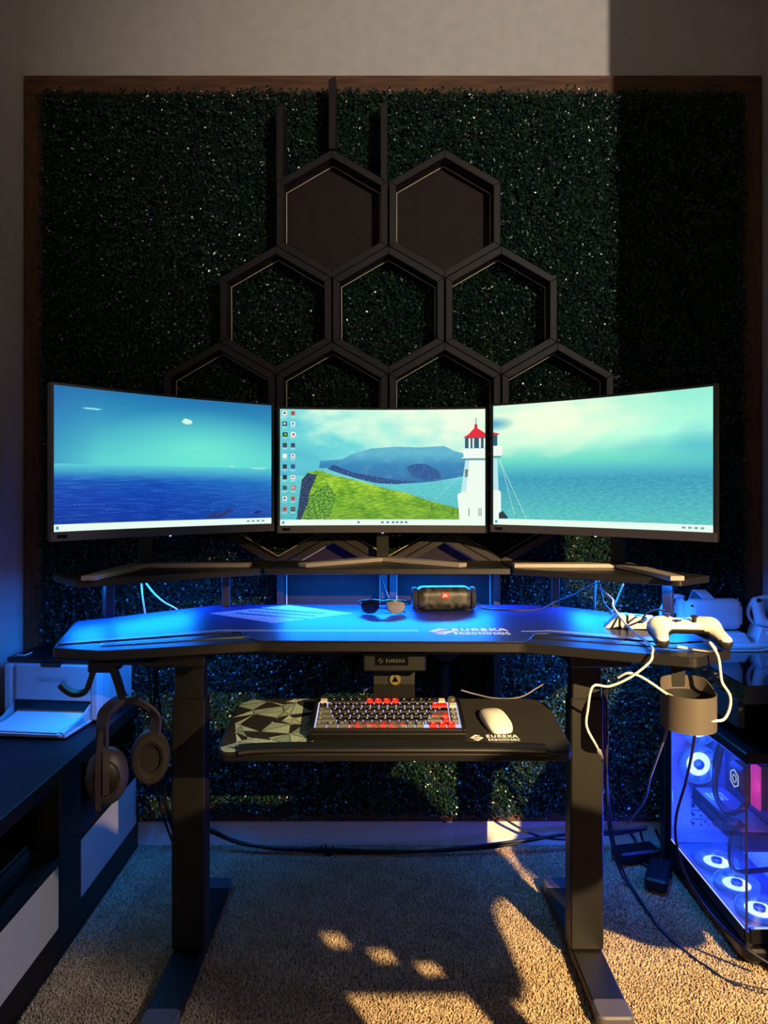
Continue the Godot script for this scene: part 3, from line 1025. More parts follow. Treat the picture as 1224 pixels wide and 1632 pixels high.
func lighthouse(im: Image, P: Callable) -> void:
	var white := func(x, _y): return c8(238, 250, 240)
	var pale := func(x, _y): return c8(186, 232, 236)
	fill_poly(im, [P.call(985, 520), P.call(1120, 520), P.call(1128, 700), P.call(960, 700)], pale)
	fill_poly(im, [P.call(1005, 520), P.call(1080, 520), P.call(1084, 700), P.call(985, 700)], white)
	fill_poly(im, [P.call(945, 695), P.call(970, 683), P.call(1130, 683), P.call(1140, 695), P.call(1140, 822), P.call(955, 822)], white)
	fill_poly(im, [P.call(975, 468), P.call(1145, 468), P.call(1145, 520), P.call(952, 520), P.call(975, 512)], white)
	fill_poly(im, [P.call(952, 518), P.call(1145, 518), P.call(1130, 527), P.call(975, 527)], func(_x, _y): return c8(90, 150, 165))
	fill_poly(im, [P.call(982, 415), P.call(1120, 415), P.call(1120, 468), P.call(982, 468)], func(_x, _y): return c8(40, 90, 110))
	for q in [1000, 1018, 1050, 1072]:
		fill_poly(im, [P.call(q, 418), P.call(q + 9, 418), P.call(q + 9, 466), P.call(q, 466)], white)
	fill_poly(im, [P.call(972, 416), P.call(1000, 398), P.call(1025, 370), P.call(1045, 370), P.call(1085, 398), P.call(1130, 410), P.call(1130, 416)], func(_x, _y): return c8(228, 40, 58))
	fill_poly(im, [P.call(1028, 372), P.call(1028, 350), P.call(1042, 350), P.call(1042, 372)], func(_x, _y): return c8(200, 40, 60))
	fill_poly(im, [P.call(1034, 350), P.call(1034, 318), P.call(1038, 318), P.call(1038, 350)], func(_x, _y): return c8(60, 100, 110))
	fill_poly(im, [P.call(983, 572), P.call(998, 572), P.call(995, 610), P.call(981, 610)], func(_x, _y): return c8(100, 130, 120))

func bend(x: float, R: float) -> float:
	return -(sqrt(R * R - x * x) - sqrt(R * R - 0.31 * 0.31))

# a curved slab between heights y0 and y1, x0 and x1, z from the bend by z0 (front) to z1 (back)
func curved(x0: float, x1: float, y0: float, y1: float, z0: float, z1: float, n := 24, with_uv := false) -> SurfaceTool:
	var st := new_st()
	for i in n:
		var a := lerpf(x0, x1, float(i) / n)
		var b := lerpf(x0, x1, float(i + 1) / n)
		var za := bend(a, 1.8)
		var zb := bend(b, 1.8)
		var f := [Vector3(a, y0, za + z0), Vector3(b, y0, zb + z0), Vector3(b, y1, zb + z0), Vector3(a, y1, za + z0)]
		var k := [Vector3(a, y0, za + z1), Vector3(b, y0, zb + z1), Vector3(b, y1, zb + z1), Vector3(a, y1, za + z1)]
		var uv := [Vector2(float(i) / n, 1), Vector2(float(i + 1) / n, 1), Vector2(float(i + 1) / n, 0), Vector2(float(i) / n, 0)]
		st.set_smooth_group(1)
		for q in [0, 2, 1, 0, 3, 2]:
			st.set_uv(uv[q])
			st.add_vertex(f[q])
		if with_uv:
			continue
		st.set_smooth_group(2)
		quad(st, k[1], k[0], k[3], k[2])
		st.set_smooth_group(-1)
		quad(st, f[3], f[2], k[2], k[3])
		quad(st, f[1], f[0], k[0], k[1])
		if i == 0:
			quad(st, f[0], f[3], k[3], k[0])
		if i == n - 1:
			quad(st, f[2], f[1], k[1], k[2])
	return st

func build_monitors() -> void:
	var labels := ["curved monitor showing blue open sea, standing beside the monitor with desktop icons", "curved monitor showing green cliff, lighthouse and desktop icons", "curved monitor showing bright cloud over turquoise sea"]
	var places := [[-0.545, 1.850, 43.0, -0.08], [-0.004, 2.080, 0.0, 0.0], [0.541, 1.853, -41.2, -0.07]]
	for i in 3:
		var p: Array = places[i]
		var y0 := [0.098, 0.091, 0.096][i] as float
		var t := thing("monitor", labels[i], "monitor", V(p[0], SHELF, p[1]), p[2], "three curved monitors in a row")
		var W := 0.308
		var top := y0 + 0.370
		part(t, "back_shell", curved(-W, W, y0, top, -0.004, -0.022), M.black_plastic)
		part(t, "back_housing", curved(-0.17, 0.17, y0 + 0.05, top - 0.06, -0.022, -0.055), M.black_plastic)
		var chin := part(t, "chin", curved(-W, W, y0, y0 + 0.022, 0.003, -0.004), M.chin_silver)
		part(t, "bezel", curved(-W, W, top - 0.006, top, 0.002, -0.004), M.black_plastic)
		part(t, "bezel", curved(-W, -W + 0.007, y0 + 0.022, top - 0.006, 0.002, -0.004, 1), M.black_plastic)
		part(t, "bezel", curved(W - 0.007, W, y0 + 0.022, top - 0.006, 0.002, -0.004, 1), M.black_plastic)
		part(t, "screen", curved(-W + 0.007, W - 0.007, y0 + 0.022, top - 0.006, -0.001, -0.004, 32, true), screen_picture(i))
		# maker's plate and power light on the chin
		part(chin, "badge", box(Vector3(-0.285, y0 + 0.011, bend(-0.285, 1.8) + 0.0035), Vector3(0.028, 0.008, 0.002), 0.0005, Transform3D(Basis(), Vector3.ZERO)), M.black_gloss)
		part(chin, "power_light", box(Vector3(0.0, y0 - 0.001, bend(0.0, 1.8) + 0.001), Vector3(0.006, 0.003, 0.003), 0.0005), M.indicator_light)
		# stand: a slanted neck on a wide V of two arms
		var dz: float = p[3]
		var ap := Vector3(0, 0.0, (-0.098 if i == 1 else -0.115) + dz)
		part(t, "neck", strap(new_st(), [ap + Vector3(0, 0.006, 0.012), ap + Vector3(0, 0.10, 0.020), Vector3(0, y0 + 0.16, -0.075)], Vector3(0.036, 0, 0), 0.014), M.black_plastic)
		for s in [-1.0, 1.0]:
			var tip: Vector3 = ap + Vector3(0.225 * s, 0, 0.20 if i != 1 else 0.19)
			var poly := PackedVector2Array([Vector2(ap.x, ap.z - 0.026), Vector2(ap.x + 0.02 * s, ap.z - 0.026), Vector2(tip.x + 0.012 * s, tip.z - 0.012), Vector2(tip.x - 0.012 * s, tip.z + 0.012), Vector2(ap.x, ap.z + 0.032)])
			part(t, "base_arm", prism(new_st(), poly, 0.0005, 0.0125, 0.0015), M.base_silver)

# ------------------------------------------------------------------ keyboard tray with mat, keyboard and mouse
var tray_xf := Transform3D()

func build_tray() -> void:
	tray_xf = Transform3D(Basis(Vector3.RIGHT, deg_to_rad(8.0)), V(0.022, 0.640, 1.425))
	var t := thing("keyboard_tray", "black pull-out keyboard tray with padded wrist rest under the desk", "keyboard tray")
	t.transform = tray_xf
	var outline := PackedVector2Array([Vector2(-0.350, -0.0), Vector2(-0.364, -0.03), Vector2(-0.362, -0.225), Vector2(-0.33, -0.255), Vector2(0.33, -0.255), Vector2(0.362, -0.225), Vector2(0.364, -0.03), Vector2(0.350, 0.0)])
	part(t, "tray_board", prism(new_st(), rounded(outline, 0.03, 5), -0.020, -0.0022, 0.003), M.black_coat)
	var rest := new_st()
	var path := []
	for k in 33:
		var u := k / 32.0
		path.append(Vector3(lerpf(-0.315, 0.305, u), 0.0015, -0.018 + 0.010 * pow(absf(u - 0.5) * 2.0, 6)))
	tube(rest, path, 0.018, 14, false, 0.52)
	part(t, "wrist_rest", rest, M.black_plastic)
	var inv := tray_xf.affine_inverse()
	# swivel bracket that hangs from the desk
	part(t, "bracket_arm", strap(new_st(), [inv * V(0.025, 0.650, 1.70), inv * V(0.025, 0.690, 1.74), inv * V(0.025, 0.745, 1.745)], Vector3(0.10, 0, 0), 0.014), M.black_plastic)
	var hb := part(t, "bracket_box", box(Vector3.ZERO, Vector3(0.148, 0.046, 0.08), 0.004, Transform3D(inv.basis, inv * V(0.025, 0.7625, 1.71))), M.black_plastic)
	part(hb, "plate", box(Vector3.ZERO, Vector3(0.078, 0.022, 0.002), 0.0005, Transform3D(inv.basis, inv * V(0.018, 0.766, 1.6695))), M.black_gloss)
	words(hb, "lettering", "EUREKA", Transform3D(inv.basis, inv * V(0.027, 0.766, 1.6682)), 0.008, M.faint_print, 0.045)
	emblem(hb, Transform3D(inv.basis * Basis(Vector3.RIGHT, PI / 2), inv * V(-0.008, 0.766, 1.6682)), 0.007, 0.006, M.faint_print)
	var kn := part(t, "tilt_knob", disc_stack(0.014, 0.0, 0.008, 0.001, 20, Transform3D(inv.basis * Basis(Vector3.RIGHT, PI / 2), inv * V(0.027, 0.706, 1.735))), M.warning_yellow)
	part(kn, "triangle", prism(new_st(), PackedVector2Array([Vector2(-0.008, 0.005), Vector2(0.008, 0.005), Vector2(0, -0.009)]), 0.0, 0.0008, 0.0001, Transform3D(inv.basis * Basis(Vector3.RIGHT, PI / 2), inv * V(0.027, 0.706, 1.7268))), M.black_gloss)
	for s in [-0.16, 0.2]:
		part(t, "slide_rail", box(Vector3.ZERO, Vector3(0.03, 0.016, 0.30), 0.002, Transform3D(inv.basis, inv * V(s, 0.789, 1.82))), M.black_coat)
	build_tray_mat()
	build_keyboard()
	build_mouse()

func build_tray_mat() -> void:
	var t := thing("mouse_mat", "black mouse mat on the keyboard tray with pale faceted print and lettering", "mouse mat")
	t.transform = tray_xf
	var w := 724
	var h := 230
	var im := Image.create(w, h, false, Image.FORMAT_RGBA8)
	var rng := RandomNumberGenerator.new()
	rng.seed = 21
	var base := Color(0.13, 0.128, 0.125)
	im.fill(base)
	for k in 30000:
		im.set_pixel(rng.randi() % w, rng.randi() % h, base * rng.randf_range(0.7, 1.35))
	# shards of pale green and grey at one end, as printed
	var pts := PackedVector2Array()
	for k in 46:
		pts.append(Vector2(rng.randf_range(-10, 215), rng.randf_range(-10, 240)))
	for p in [Vector2(-10, -10), Vector2(-10, 240), Vector2(200, -10), Vector2(200, 240)]:
		pts.append(p)
	var idx := Geometry2D.triangulate_delaunay(pts)
	for k in range(0, idx.size(), 3):
		var a := pts[idx[k]]
		var b := pts[idx[k + 1]]
		var c := pts[idx[k + 2]]
		var mid := (a + b + c) / 3.0
		var tone := rng.randf()
		var col := Color(0.42, 0.52, 0.47).lerp(Color(0.66, 0.74, 0.68), rng.randf())
		if tone < 0.36 or mid.x > 168 + rng.randf() * 20:
			col = Color(0.07, 0.075, 0.08)
		var s := 0.93
		fill_poly(im, [mid + (a - mid) * s, mid + (b - mid) * s, mid + (c - mid) * s], func(x, y): return col.lightened(0.22 * rng.randf() * rng.randf()))
		for q in 3:
			if rng.randf() < 0.22:
				im.fill_rect(Rect2i(int(clampf([a, b, c][q].x, 2, 700)), int(clampf([a, b, c][q].y, 2, 220)), 3, 3), Color(0.85, 0.9, 0.86))
	use_uv = true
	uv_box = Rect2(-0.362, -0.252, 0.724, 0.230)
	var outline := PackedVector2Array([Vector2(-0.350, -0.006), Vector2(-0.359, -0.03), Vector2(-0.357, -0.222), Vector2(-0.325, -0.250), Vector2(0.325, -0.250), Vector2(0.357, -0.222), Vector2(0.359, -0.03), Vector2(0.346, -0.006), Vector2(0.315, -0.006), Vector2(0.30, -0.032), Vector2(-0.305, -0.032), Vector2(-0.318, -0.006)])
	var m := mat("tray_mat_print", Color(1, 1, 1), 0.62, 0, 0.45)
	m.albedo_texture = ImageTexture.create_from_image(im)
	part(t, "mat_sheet", prism(new_st(), rounded(outline, 0.018, 4), -0.0021, 0.001, 0.0004), m)
	use_uv = false
	var flat := Basis(Vector3.RIGHT, -PI / 2)
	words(t, "lettering", "EUREKA", Transform3D(flat, Vector3(0.226, 0.001, -0.067)), 0.012, M.print_white, 0.066)
	words(t, "lettering", "ERGONOMIC", Transform3D(flat, Vector3(0.228, 0.001, -0.052)), 0.0085, M.print_white, 0.066)
	emblem(t, Transform3D(Basis(), Vector3(0.172, 0.001, -0.060)), 0.014, 0.013, M.print_white)

func keycap(w: float) -> ArrayMesh:
	var st := new_st()
	var rings := []
	for r in [[w / 2 - 0.0006, 0.0088, 0.0], [w / 2 - 0.0016, 0.0078, 0.0055], [w / 2 - 0.0026, 0.0068, 0.0082], [w / 2 - 0.0034, 0.0060, 0.0088]]:
		var ring := []
		var off: float = -0.0006 * r[2] / 0.0088
		for c in [[-1, -1], [1, -1], [1, 1], [-1, 1]]:
			ring.append(Vector3(r[0] * c[0], r[2], r[1] * c[1] + off))
		rings.append(ring)
	var mid := Vector3(0, 0.003, 0)
	for i in 3:
		for k in 4:
			var j := (k + 1) % 4
			poly_out(st, [rings[i][k], rings[i][j], rings[i + 1][j], rings[i + 1][k]], mid)
	poly_out(st, rings[3], mid)
	return mesh_of(st)

func build_keyboard() -> void:
	var t := thing("keyboard", "compact black backlit keyboard with red and grey accent keys and a metal knob", "keyboard")
	t.transform = tray_xf * Transform3D(Basis(Vector3.RIGHT, deg_to_rad(2.5)), Vector3(-0.014, 0.0015, -0.045))
	# front edge at z = 0, rear edge at -0.146
	part(t, "housing", prism(new_st(), rounded(rect2(-0.163, 0.163, -0.146, 0.0), 0.006, 3), 0.0, 0.017, 0.002), M.black_plastic)
	part(t, "backlight_plate", box(Vector3(0, 0.0172, -0.0735), Vector3(0.309, 0.001, 0.122), 0.0003), M.key_backlight)
	for s in [[Vector3(-0.1588, 0.020, -0.073), Vector3(0.0085, 0.009, 0.144)], [Vector3(0.1588, 0.020, -0.073), Vector3(0.0085, 0.009, 0.144)], [Vector3(0, 0.020, -0.0062), Vector3(0.309, 0.009, 0.010)], [Vector3(0, 0.020, -0.1402), Vector3(0.309, 0.009, 0.010)]]:
		part(t, "rim", box(s[0], s[1], 0.0015), M.black_plastic)
	var u := 0.01905
	var caps := {}
	var K := "black_cap"
	var G := "grey_cap"
	var R := "red_cap"
	var Pp := "pale_cap"
	var rows := [
		[[1.0, Pp, 0.25], [1.0, K, 0], [1.0, K, 0], [1.0, K, 0], [1.0, K, 0.12], [1.0, R, 0], [1.0, R, 0], [1.0, R, 0], [1.0, R, 0.12], [1.0, K, 0], [1.0, K, 0], [1.0, K, 0], [1.0, K, 0.35], [1.0, Pp, 0]],
		[[1.0, K, 0], [1.0, K, 0], [1.0, K, 0], [1.0, K, 0], [1.0, K, 0], [1.0, K, 0], [1.0, K, 0], [1.0, K, 0], [1.0, K, 0], [1.0, K, 0], [1.0, K, 0], [1.0, K, 0], [1.0, K, 0], [2.0, R, 0], [1.0, Pp, 0]],
		[[1.5, G, 0], [1.0, K, 0], [1.0, K, 0], [1.0, K, 0], [1.0, K, 0], [1.0, K, 0], [1.0, K, 0], [1.0, K, 0], [1.0, K, 0], [1.0, K, 0], [1.0, K, 0], [1.0, K, 0], [1.0, K, 0], [1.5, K, 0], [1.0, G, 0]],
		[[1.75, G, 0], [1.0, K, 0], [1.0, K, 0], [1.0, K, 0], [1.0, K, 0], [1.0, K, 0], [1.0, K, 0], [1.0, K, 0], [1.0, K, 0], [1.0, K, 0], [1.0, K, 0], [1.0, K, 0], [2.25, "camo", 0], [1.0, G, 0]],
		[[2.25, G, 0], [1.0, K, 0], [1.0, K, 0], [1.0, K, 0], [1.0, K, 0], [1.0, K, 0], [1.0, K, 0], [1.0, K, 0], [1.0, K, 0], [1.0, K, 0], [1.0, K, 0], [1.75, G, 0], [1.0, R, 0], [1.0, G, 0]],
		[[1.25, G, 0], [1.25, G, 0], [1.25, G, 0], [6.25, "camo", 0], [1.0, G, 0], [1.0, G, 0], [0.5, "", 0], [1.0, R, 0], [1.0, R, 0], [1.0, R, 0]],
	]
	M["camo"] = camo_material("camo_cap", [Color(0.22, 0.22, 0.24), Color(0.78, 0.10, 0.07), Color(0.40, 0.40, 0.42), Color(0.30, 0.30, 0.32)], 14.0, 3)
	var legend := mesh_of(box(Vector3.ZERO, Vector3(0.0042, 0.0004, 0.0016), 0.0001))
	var side_legend := mesh_of(box(Vector3.ZERO, Vector3(0.0016, 0.0026, 0.0004), 0.0001))
	for r in rows.size():
		var x := -8.0 * u
		var z := -0.1335 + r * 0.0206 + 0.009
		for k in rows[r]:
			var w: float = k[0]
			if k[1] != "":
				if not caps.has(w):
					caps[w] = keycap(w * u - 0.0006)
				var lift := 0.0185 + 0.0012 * absf(r - 3.0) * 0.5
				var xf := Transform3D(Basis(), Vector3(x + w * u / 2, lift, z))
				var cap := part_mesh(t, "keycap", caps[w], M[k[1]], xf)
				if k[1] != "camo" and k[1] != Pp:
					part_mesh(cap, "legend", legend, M.pale_legend, Transform3D(Basis(), Vector3(-w * u / 2 + 0.0085 if w > 1.1 else -0.0008, 0.0090, -0.002)))
					if k[1] == K:
						part_mesh(cap, "legend", side_legend, M.pale_legend, Transform3D(Basis(Vector3.RIGHT, -0.35), Vector3(0.0045, 0.0035, 0.0083)))
			x += (w + k[2]) * u
	part(t, "volume_knob", lathe(new_st(), [Vector2(0, 0), Vector2(0.0075, 0), Vector2(0.0082, 0.001), Vector2(0.0080, 0.0135), Vector2(0.0072, 0.0145), Vector2(0, 0.0145)], 28, Transform3D(Basis(), Vector3(7.5 * u, 0.0195, -0.1245))), M.knob_metal)

func camo_material(called: String, tones: Array, scale: float, sd: int) -> StandardMaterial3D:
	var n := noise_image(256, 0.016, 3, sd)
	var n2 := noise_image(256, 0.02, 3, sd + 9)
	var im := Image.create(256, 256, false, Image.FORMAT_RGBA8)
	for y in 256:
		for x in 256:
			var a := n.get_pixel(x, y).r
			var b := n2.get_pixel(x, y).r
			im.set_pixel(x, y, tones[1] if a > 0.58 else (tones[2] if b > 0.62 else (tones[3] if a < 0.36 else tones[0])))
	var m := mat(called, Color(1, 1, 1), 0.5)
	m.albedo_texture = ImageTexture.create_from_image(im)
	m.uv1_triplanar = true
	m.uv1_scale = Vector3.ONE * scale
	return m

func build_mouse() -> void:
	var t := thing("computer_mouse", "white low rounded wireless mouse on the black mat beside the keyboard", "mouse")
	t.transform = tray_xf * Transform3D(Basis(Vector3.UP, deg_to_rad(9.0)), Vector3(0.222, 0.0012, -0.128))
	var st := new_st()
	var L := 0.056
	var W := 0.0285
	var rings := []
	for i in 9:
		var v := i / 8.0
		var ring := []
		for k in 40:
			var w := TAU * k / 40
			var cx := cos(w)
			var sz := sin(w)
			var e := 2.0 / 3.6
			var px := signf(cx) * pow(absf(cx), e) * W
			var pz := signf(sz) * pow(absf(sz), 2.0 / 3.0) * L
			var shrink := 1.0 if v < 0.3 else cos((v - 0.3) / 0.7 * PI / 2)
			px *= shrink
			pz *= shrink
			var top := 0.021 * (1.0 - 0.55 * pow(pz / L, 2)) * (1.0 - 0.25 * pow(px / W, 4))
			var y := 0.002 + (top if v > 0.3 else top) * (0.45 * v / 0.3 if v < 0.3 else 0.45 + 0.55 * sin((v - 0.3) / 0.7 * PI / 2))
			ring.append(Vector3(px, y, pz))
		rings.append(ring)
	st.set_smooth_group(1)
	for i in 8:
		for k in 40:
			var j := (k + 1) % 40
			quad(st, rings[i][k], rings[i + 1][k], rings[i + 1][j], rings[i][j])
	part(t, "shell", st, M.white_plastic)
	var base := new_st()
	var o := PackedVector2Array()
	for k in 40:
		o.append(Vector2(rings[0][k].x, rings[0][k].z) * 0.97)
	prism(base, o, 0.0, 0.003, 0.0005)
	part(t, "base", base, M.steel)

# ------------------------------------------------------------------ things on and under the desk
func cable(called: String, label: String, pts: Array, r: float, m: Material, group := "", category := "cable") -> MeshInstance3D:
	return lone(called, tube(new_st(), smooth_path(pts, 7), r, 7), m, label, category, group)

func build_desk_items() -> void:
	build_speaker()
	build_sunglasses()
	build_gamepad()
	build_hook_and_headset()
	build_cup_holder()
	# white wedge-shaped hub strapped with black tape
	var t := thing("cable_hub", "white wedge-shaped hub with black straps on the desk behind the gamepad", "hub", V(0.615, DESK + 0.0032, 1.775), -14.0)
	part(t, "body", prism(new_st(), PackedVector2Array([Vector2(-0.062, 0), Vector2(0.055, 0), Vector2(0.055, 0.030), Vector2(-0.030, 0.034)]), -0.022, 0.022, 0.002, Transform3D(Basis(Vector3.RIGHT, Vector3.BACK, Vector3.UP), Vector3.ZERO)), M.white_plastic)
	for x in [-0.026, -0.008]:
		part(t, "strap", box(Vector3(x, 0.0175, 0), Vector3(0.006, 0.0345, 0.0465), 0.001), M.black_plastic)
	for x in [0.020, 0.040]:
		part(t, "screw", disc_stack(0.003, 0, 0.001, 0.0003, 10, Transform3D(Basis(Vector3.RIGHT, PI / 2), Vector3(x, 0.018, 0.0218))), M.black_plastic)

func build_speaker() -> void:
	var t := thing("portable_speaker", "black and grey camouflage portable speaker with small red badge", "speaker", V(0.170, DESK + 0.0032, 2.035), 4.0)
	M["speaker_cloth"] = camo_material("speaker_cloth", [Color(0.05, 0.05, 0.05), Color(0.21, 0.205, 0.20), Color(0.08, 0.08, 0.08), Color(0.035, 0.035, 0.035)], 8.0, 17)
	var f := func(p: Vector3) -> float:
		return smin(box_d(p, Vector3(0, 0.035, 0), Vector3(0.083, 0.034, 0.033), 0.026), 10.0, 0.001)
	part(t, "cloth_body", field(f, Vector3(-0.092, -0.006, -0.042), Vector3(0.092, 0.078, 0.042), 0.004, new_st()), M.speaker_cloth)
	for s in [-1.0, 1.0]:
		var xf := Transform3D(Basis(Vector3.BACK, -PI / 2 * s), Vector3(0.080 * s, 0.035, 0))
		part(t, "end_cap", lathe(new_st(), [Vector2(0, 0.004), Vector2(0.022, 0.004), Vector2(0.026, 0.010), Vector2(0.030, 0.010), Vector2(0.032, 0.006), Vector2(0.032, -0.002), Vector2(0.0, -0.002)].duplicate().map(func(q): return q), 28, xf * Transform3D(Basis.from_scale(Vector3(1, 1, 1)), Vector3.ZERO)), M.dark_rubber)
	for x in [-0.07, 0.07]:
		part(t, "foot", box(Vector3(x, 0.002, 0), Vector3(0.02, 0.004, 0.02), 0.001), M.dark_rubber)
	var b := part(t, "badge", box(Vector3(0.0, 0.047, 0.0335), Vector3(0.020, 0.017, 0.0030), 0.001), M.badge_red)
	words(b, "lettering", "JBL", Transform3D(Basis(), Vector3(0.0, 0.0465, 0.0352)), 0.0085, M.print_white, 0.014)

func build_sunglasses() -> void:
	var t := thing("sunglasses", "dark wraparound sunglasses resting on the desk mat in front of the shelf", "sunglasses", V(-0.003, DESK + 0.0032, 1.955), -3.0)
	var brow := []
	for k in 17:
		var u := k / 8.0 - 1.0
		brow.append(Vector3(u * 0.067, 0.041 - 0.008 * u * u * absf(u) - 0.004 * exp(-30 * u * u), -0.02 * u * u))
	part(t, "brow_bar", tube(new_st(), brow, 0.0022, 8), M.black_gloss)
	for s in [-1.0, 1.0]:
		var lens := PackedVector2Array([Vector2(0.008 * s, 0.035), Vector2(0.03 * s, 0.0385), Vector2(0.055 * s, 0.036), Vector2(0.064 * s, 0.029), Vector2(0.060 * s, 0.012), Vector2(0.048 * s, 0.003), Vector2(0.026 * s, 0.004), Vector2(0.015 * s, 0.014)])
		var xf := Transform3D(Basis(Vector3.UP, deg_to_rad(14.0 * s)) * Basis(Vector3.RIGHT, Vector3.BACK, Vector3.UP), Vector3(0, 0, 0.004))
		part(t, "lens", prism(new_st(), rounded(lens, 0.006, 4), -0.0009, 0.0009, 0.0003, xf), M.dark_lens)
		var rim := []
		for q in rounded(lens, 0.006, 3):
			rim.append(xf * Vector3(q.x, 0, q.y))
		part(t, "rim", tube(new_st(), rim, 0.0011, 6, true), M.black_gloss)
		part(t, "temple", tube(new_st(), smooth_path([Vector3(0.067 * s, 0.033, -0.021), Vector3(0.064 * s, 0.024, -0.032), Vector3(0.0, 0.012, -0.045 - 0.006 * s), Vector3(-0.045 * s, 0.007, -0.040 - 0.004 * s), Vector3(-0.062 * s, 0.003, -0.03)], 6), 0.0019, 6), M.black_gloss)
	part(t, "nose_pad", box(Vector3(0, 0.031, 0.002), Vector3(0.018, 0.004, 0.005), 0.0015), M.black_gloss)

func build_gamepad() -> void:
	var t := thing("gamepad", "white wireless gamepad with shade coloured into its underside, lying at the end of the desk", "game controller", V(0.672, DESK + 0.0015, 1.590), -5.0)
	var f := func(p: Vector3) -> float:
		var q := Vector3(absf(p.x), p.y, p.z)
		var body := box_d(q, Vector3(0, 0.040, -0.012), Vector3(0.056, 0.015, 0.030), 0.014)
		var shoulder := cap_d(q, Vector3(0.035, 0.040, -0.018), Vector3(0.055, 0.038, 0.0), 0.020, 0.022)
		var grip := cap_d(q, Vector3(0.056, 0.036, 0.0), Vector3(0.066, 0.019, 0.062), 0.021, 0.0155)
		return smin(smin(body, shoulder, 0.012), grip, 0.016)
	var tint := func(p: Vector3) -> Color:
		var split := 0.042 - 0.24 * maxf(p.z, 0.0)  # shade under the white shell is put into the vertex colour
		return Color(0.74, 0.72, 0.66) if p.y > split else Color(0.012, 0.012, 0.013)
	part(t, "shell", field(f, Vector3(-0.094, -0.004, -0.058), Vector3(0.094, 0.066, 0.086), 0.003, new_st(), tint), M.shaded_white)
	for p in [[-0.034, -0.010], [0.018, 0.012]]:
		part(t, "thumbstick", lathe(new_st(), [Vector2(0.005, 0.0), Vector2(0.005, 0.009), Vector2(0.0085, 0.012), Vector2(0.0085, 0.014), Vector2(0.006, 0.0145), Vector2(0, 0.0135)], 18, Transform3D(Basis(), Vector3(p[0], 0.053, p[1]))), M.black_plastic)
	for p in [[0.045, -0.024], [0.055, -0.014], [0.035, -0.014], [0.045, -0.004]]:
		part(t, "button", lathe(new_st(), [Vector2(0.005, 0.0), Vector2(0.005, 0.003), Vector2(0.003, 0.0045), Vector2(0, 0.005)], 14, Transform3D(Basis(), Vector3(p[0], 0.0545, p[1]))), M.white_plastic)
	for a in [Vector3(0.018, 0.003, 0.006), Vector3(0.006, 0.003, 0.018)]:
		part(t, "direction_pad", box(Vector3(-0.018, 0.056, 0.012), a, 0.001), M.black_plastic)
	for s in [-1.0, 1.0]:
		part(t, "trigger", box(Vector3(0.050 * s, 0.036, -0.042), Vector3(0.026, 0.016, 0.018), 0.005), M.white_plastic)

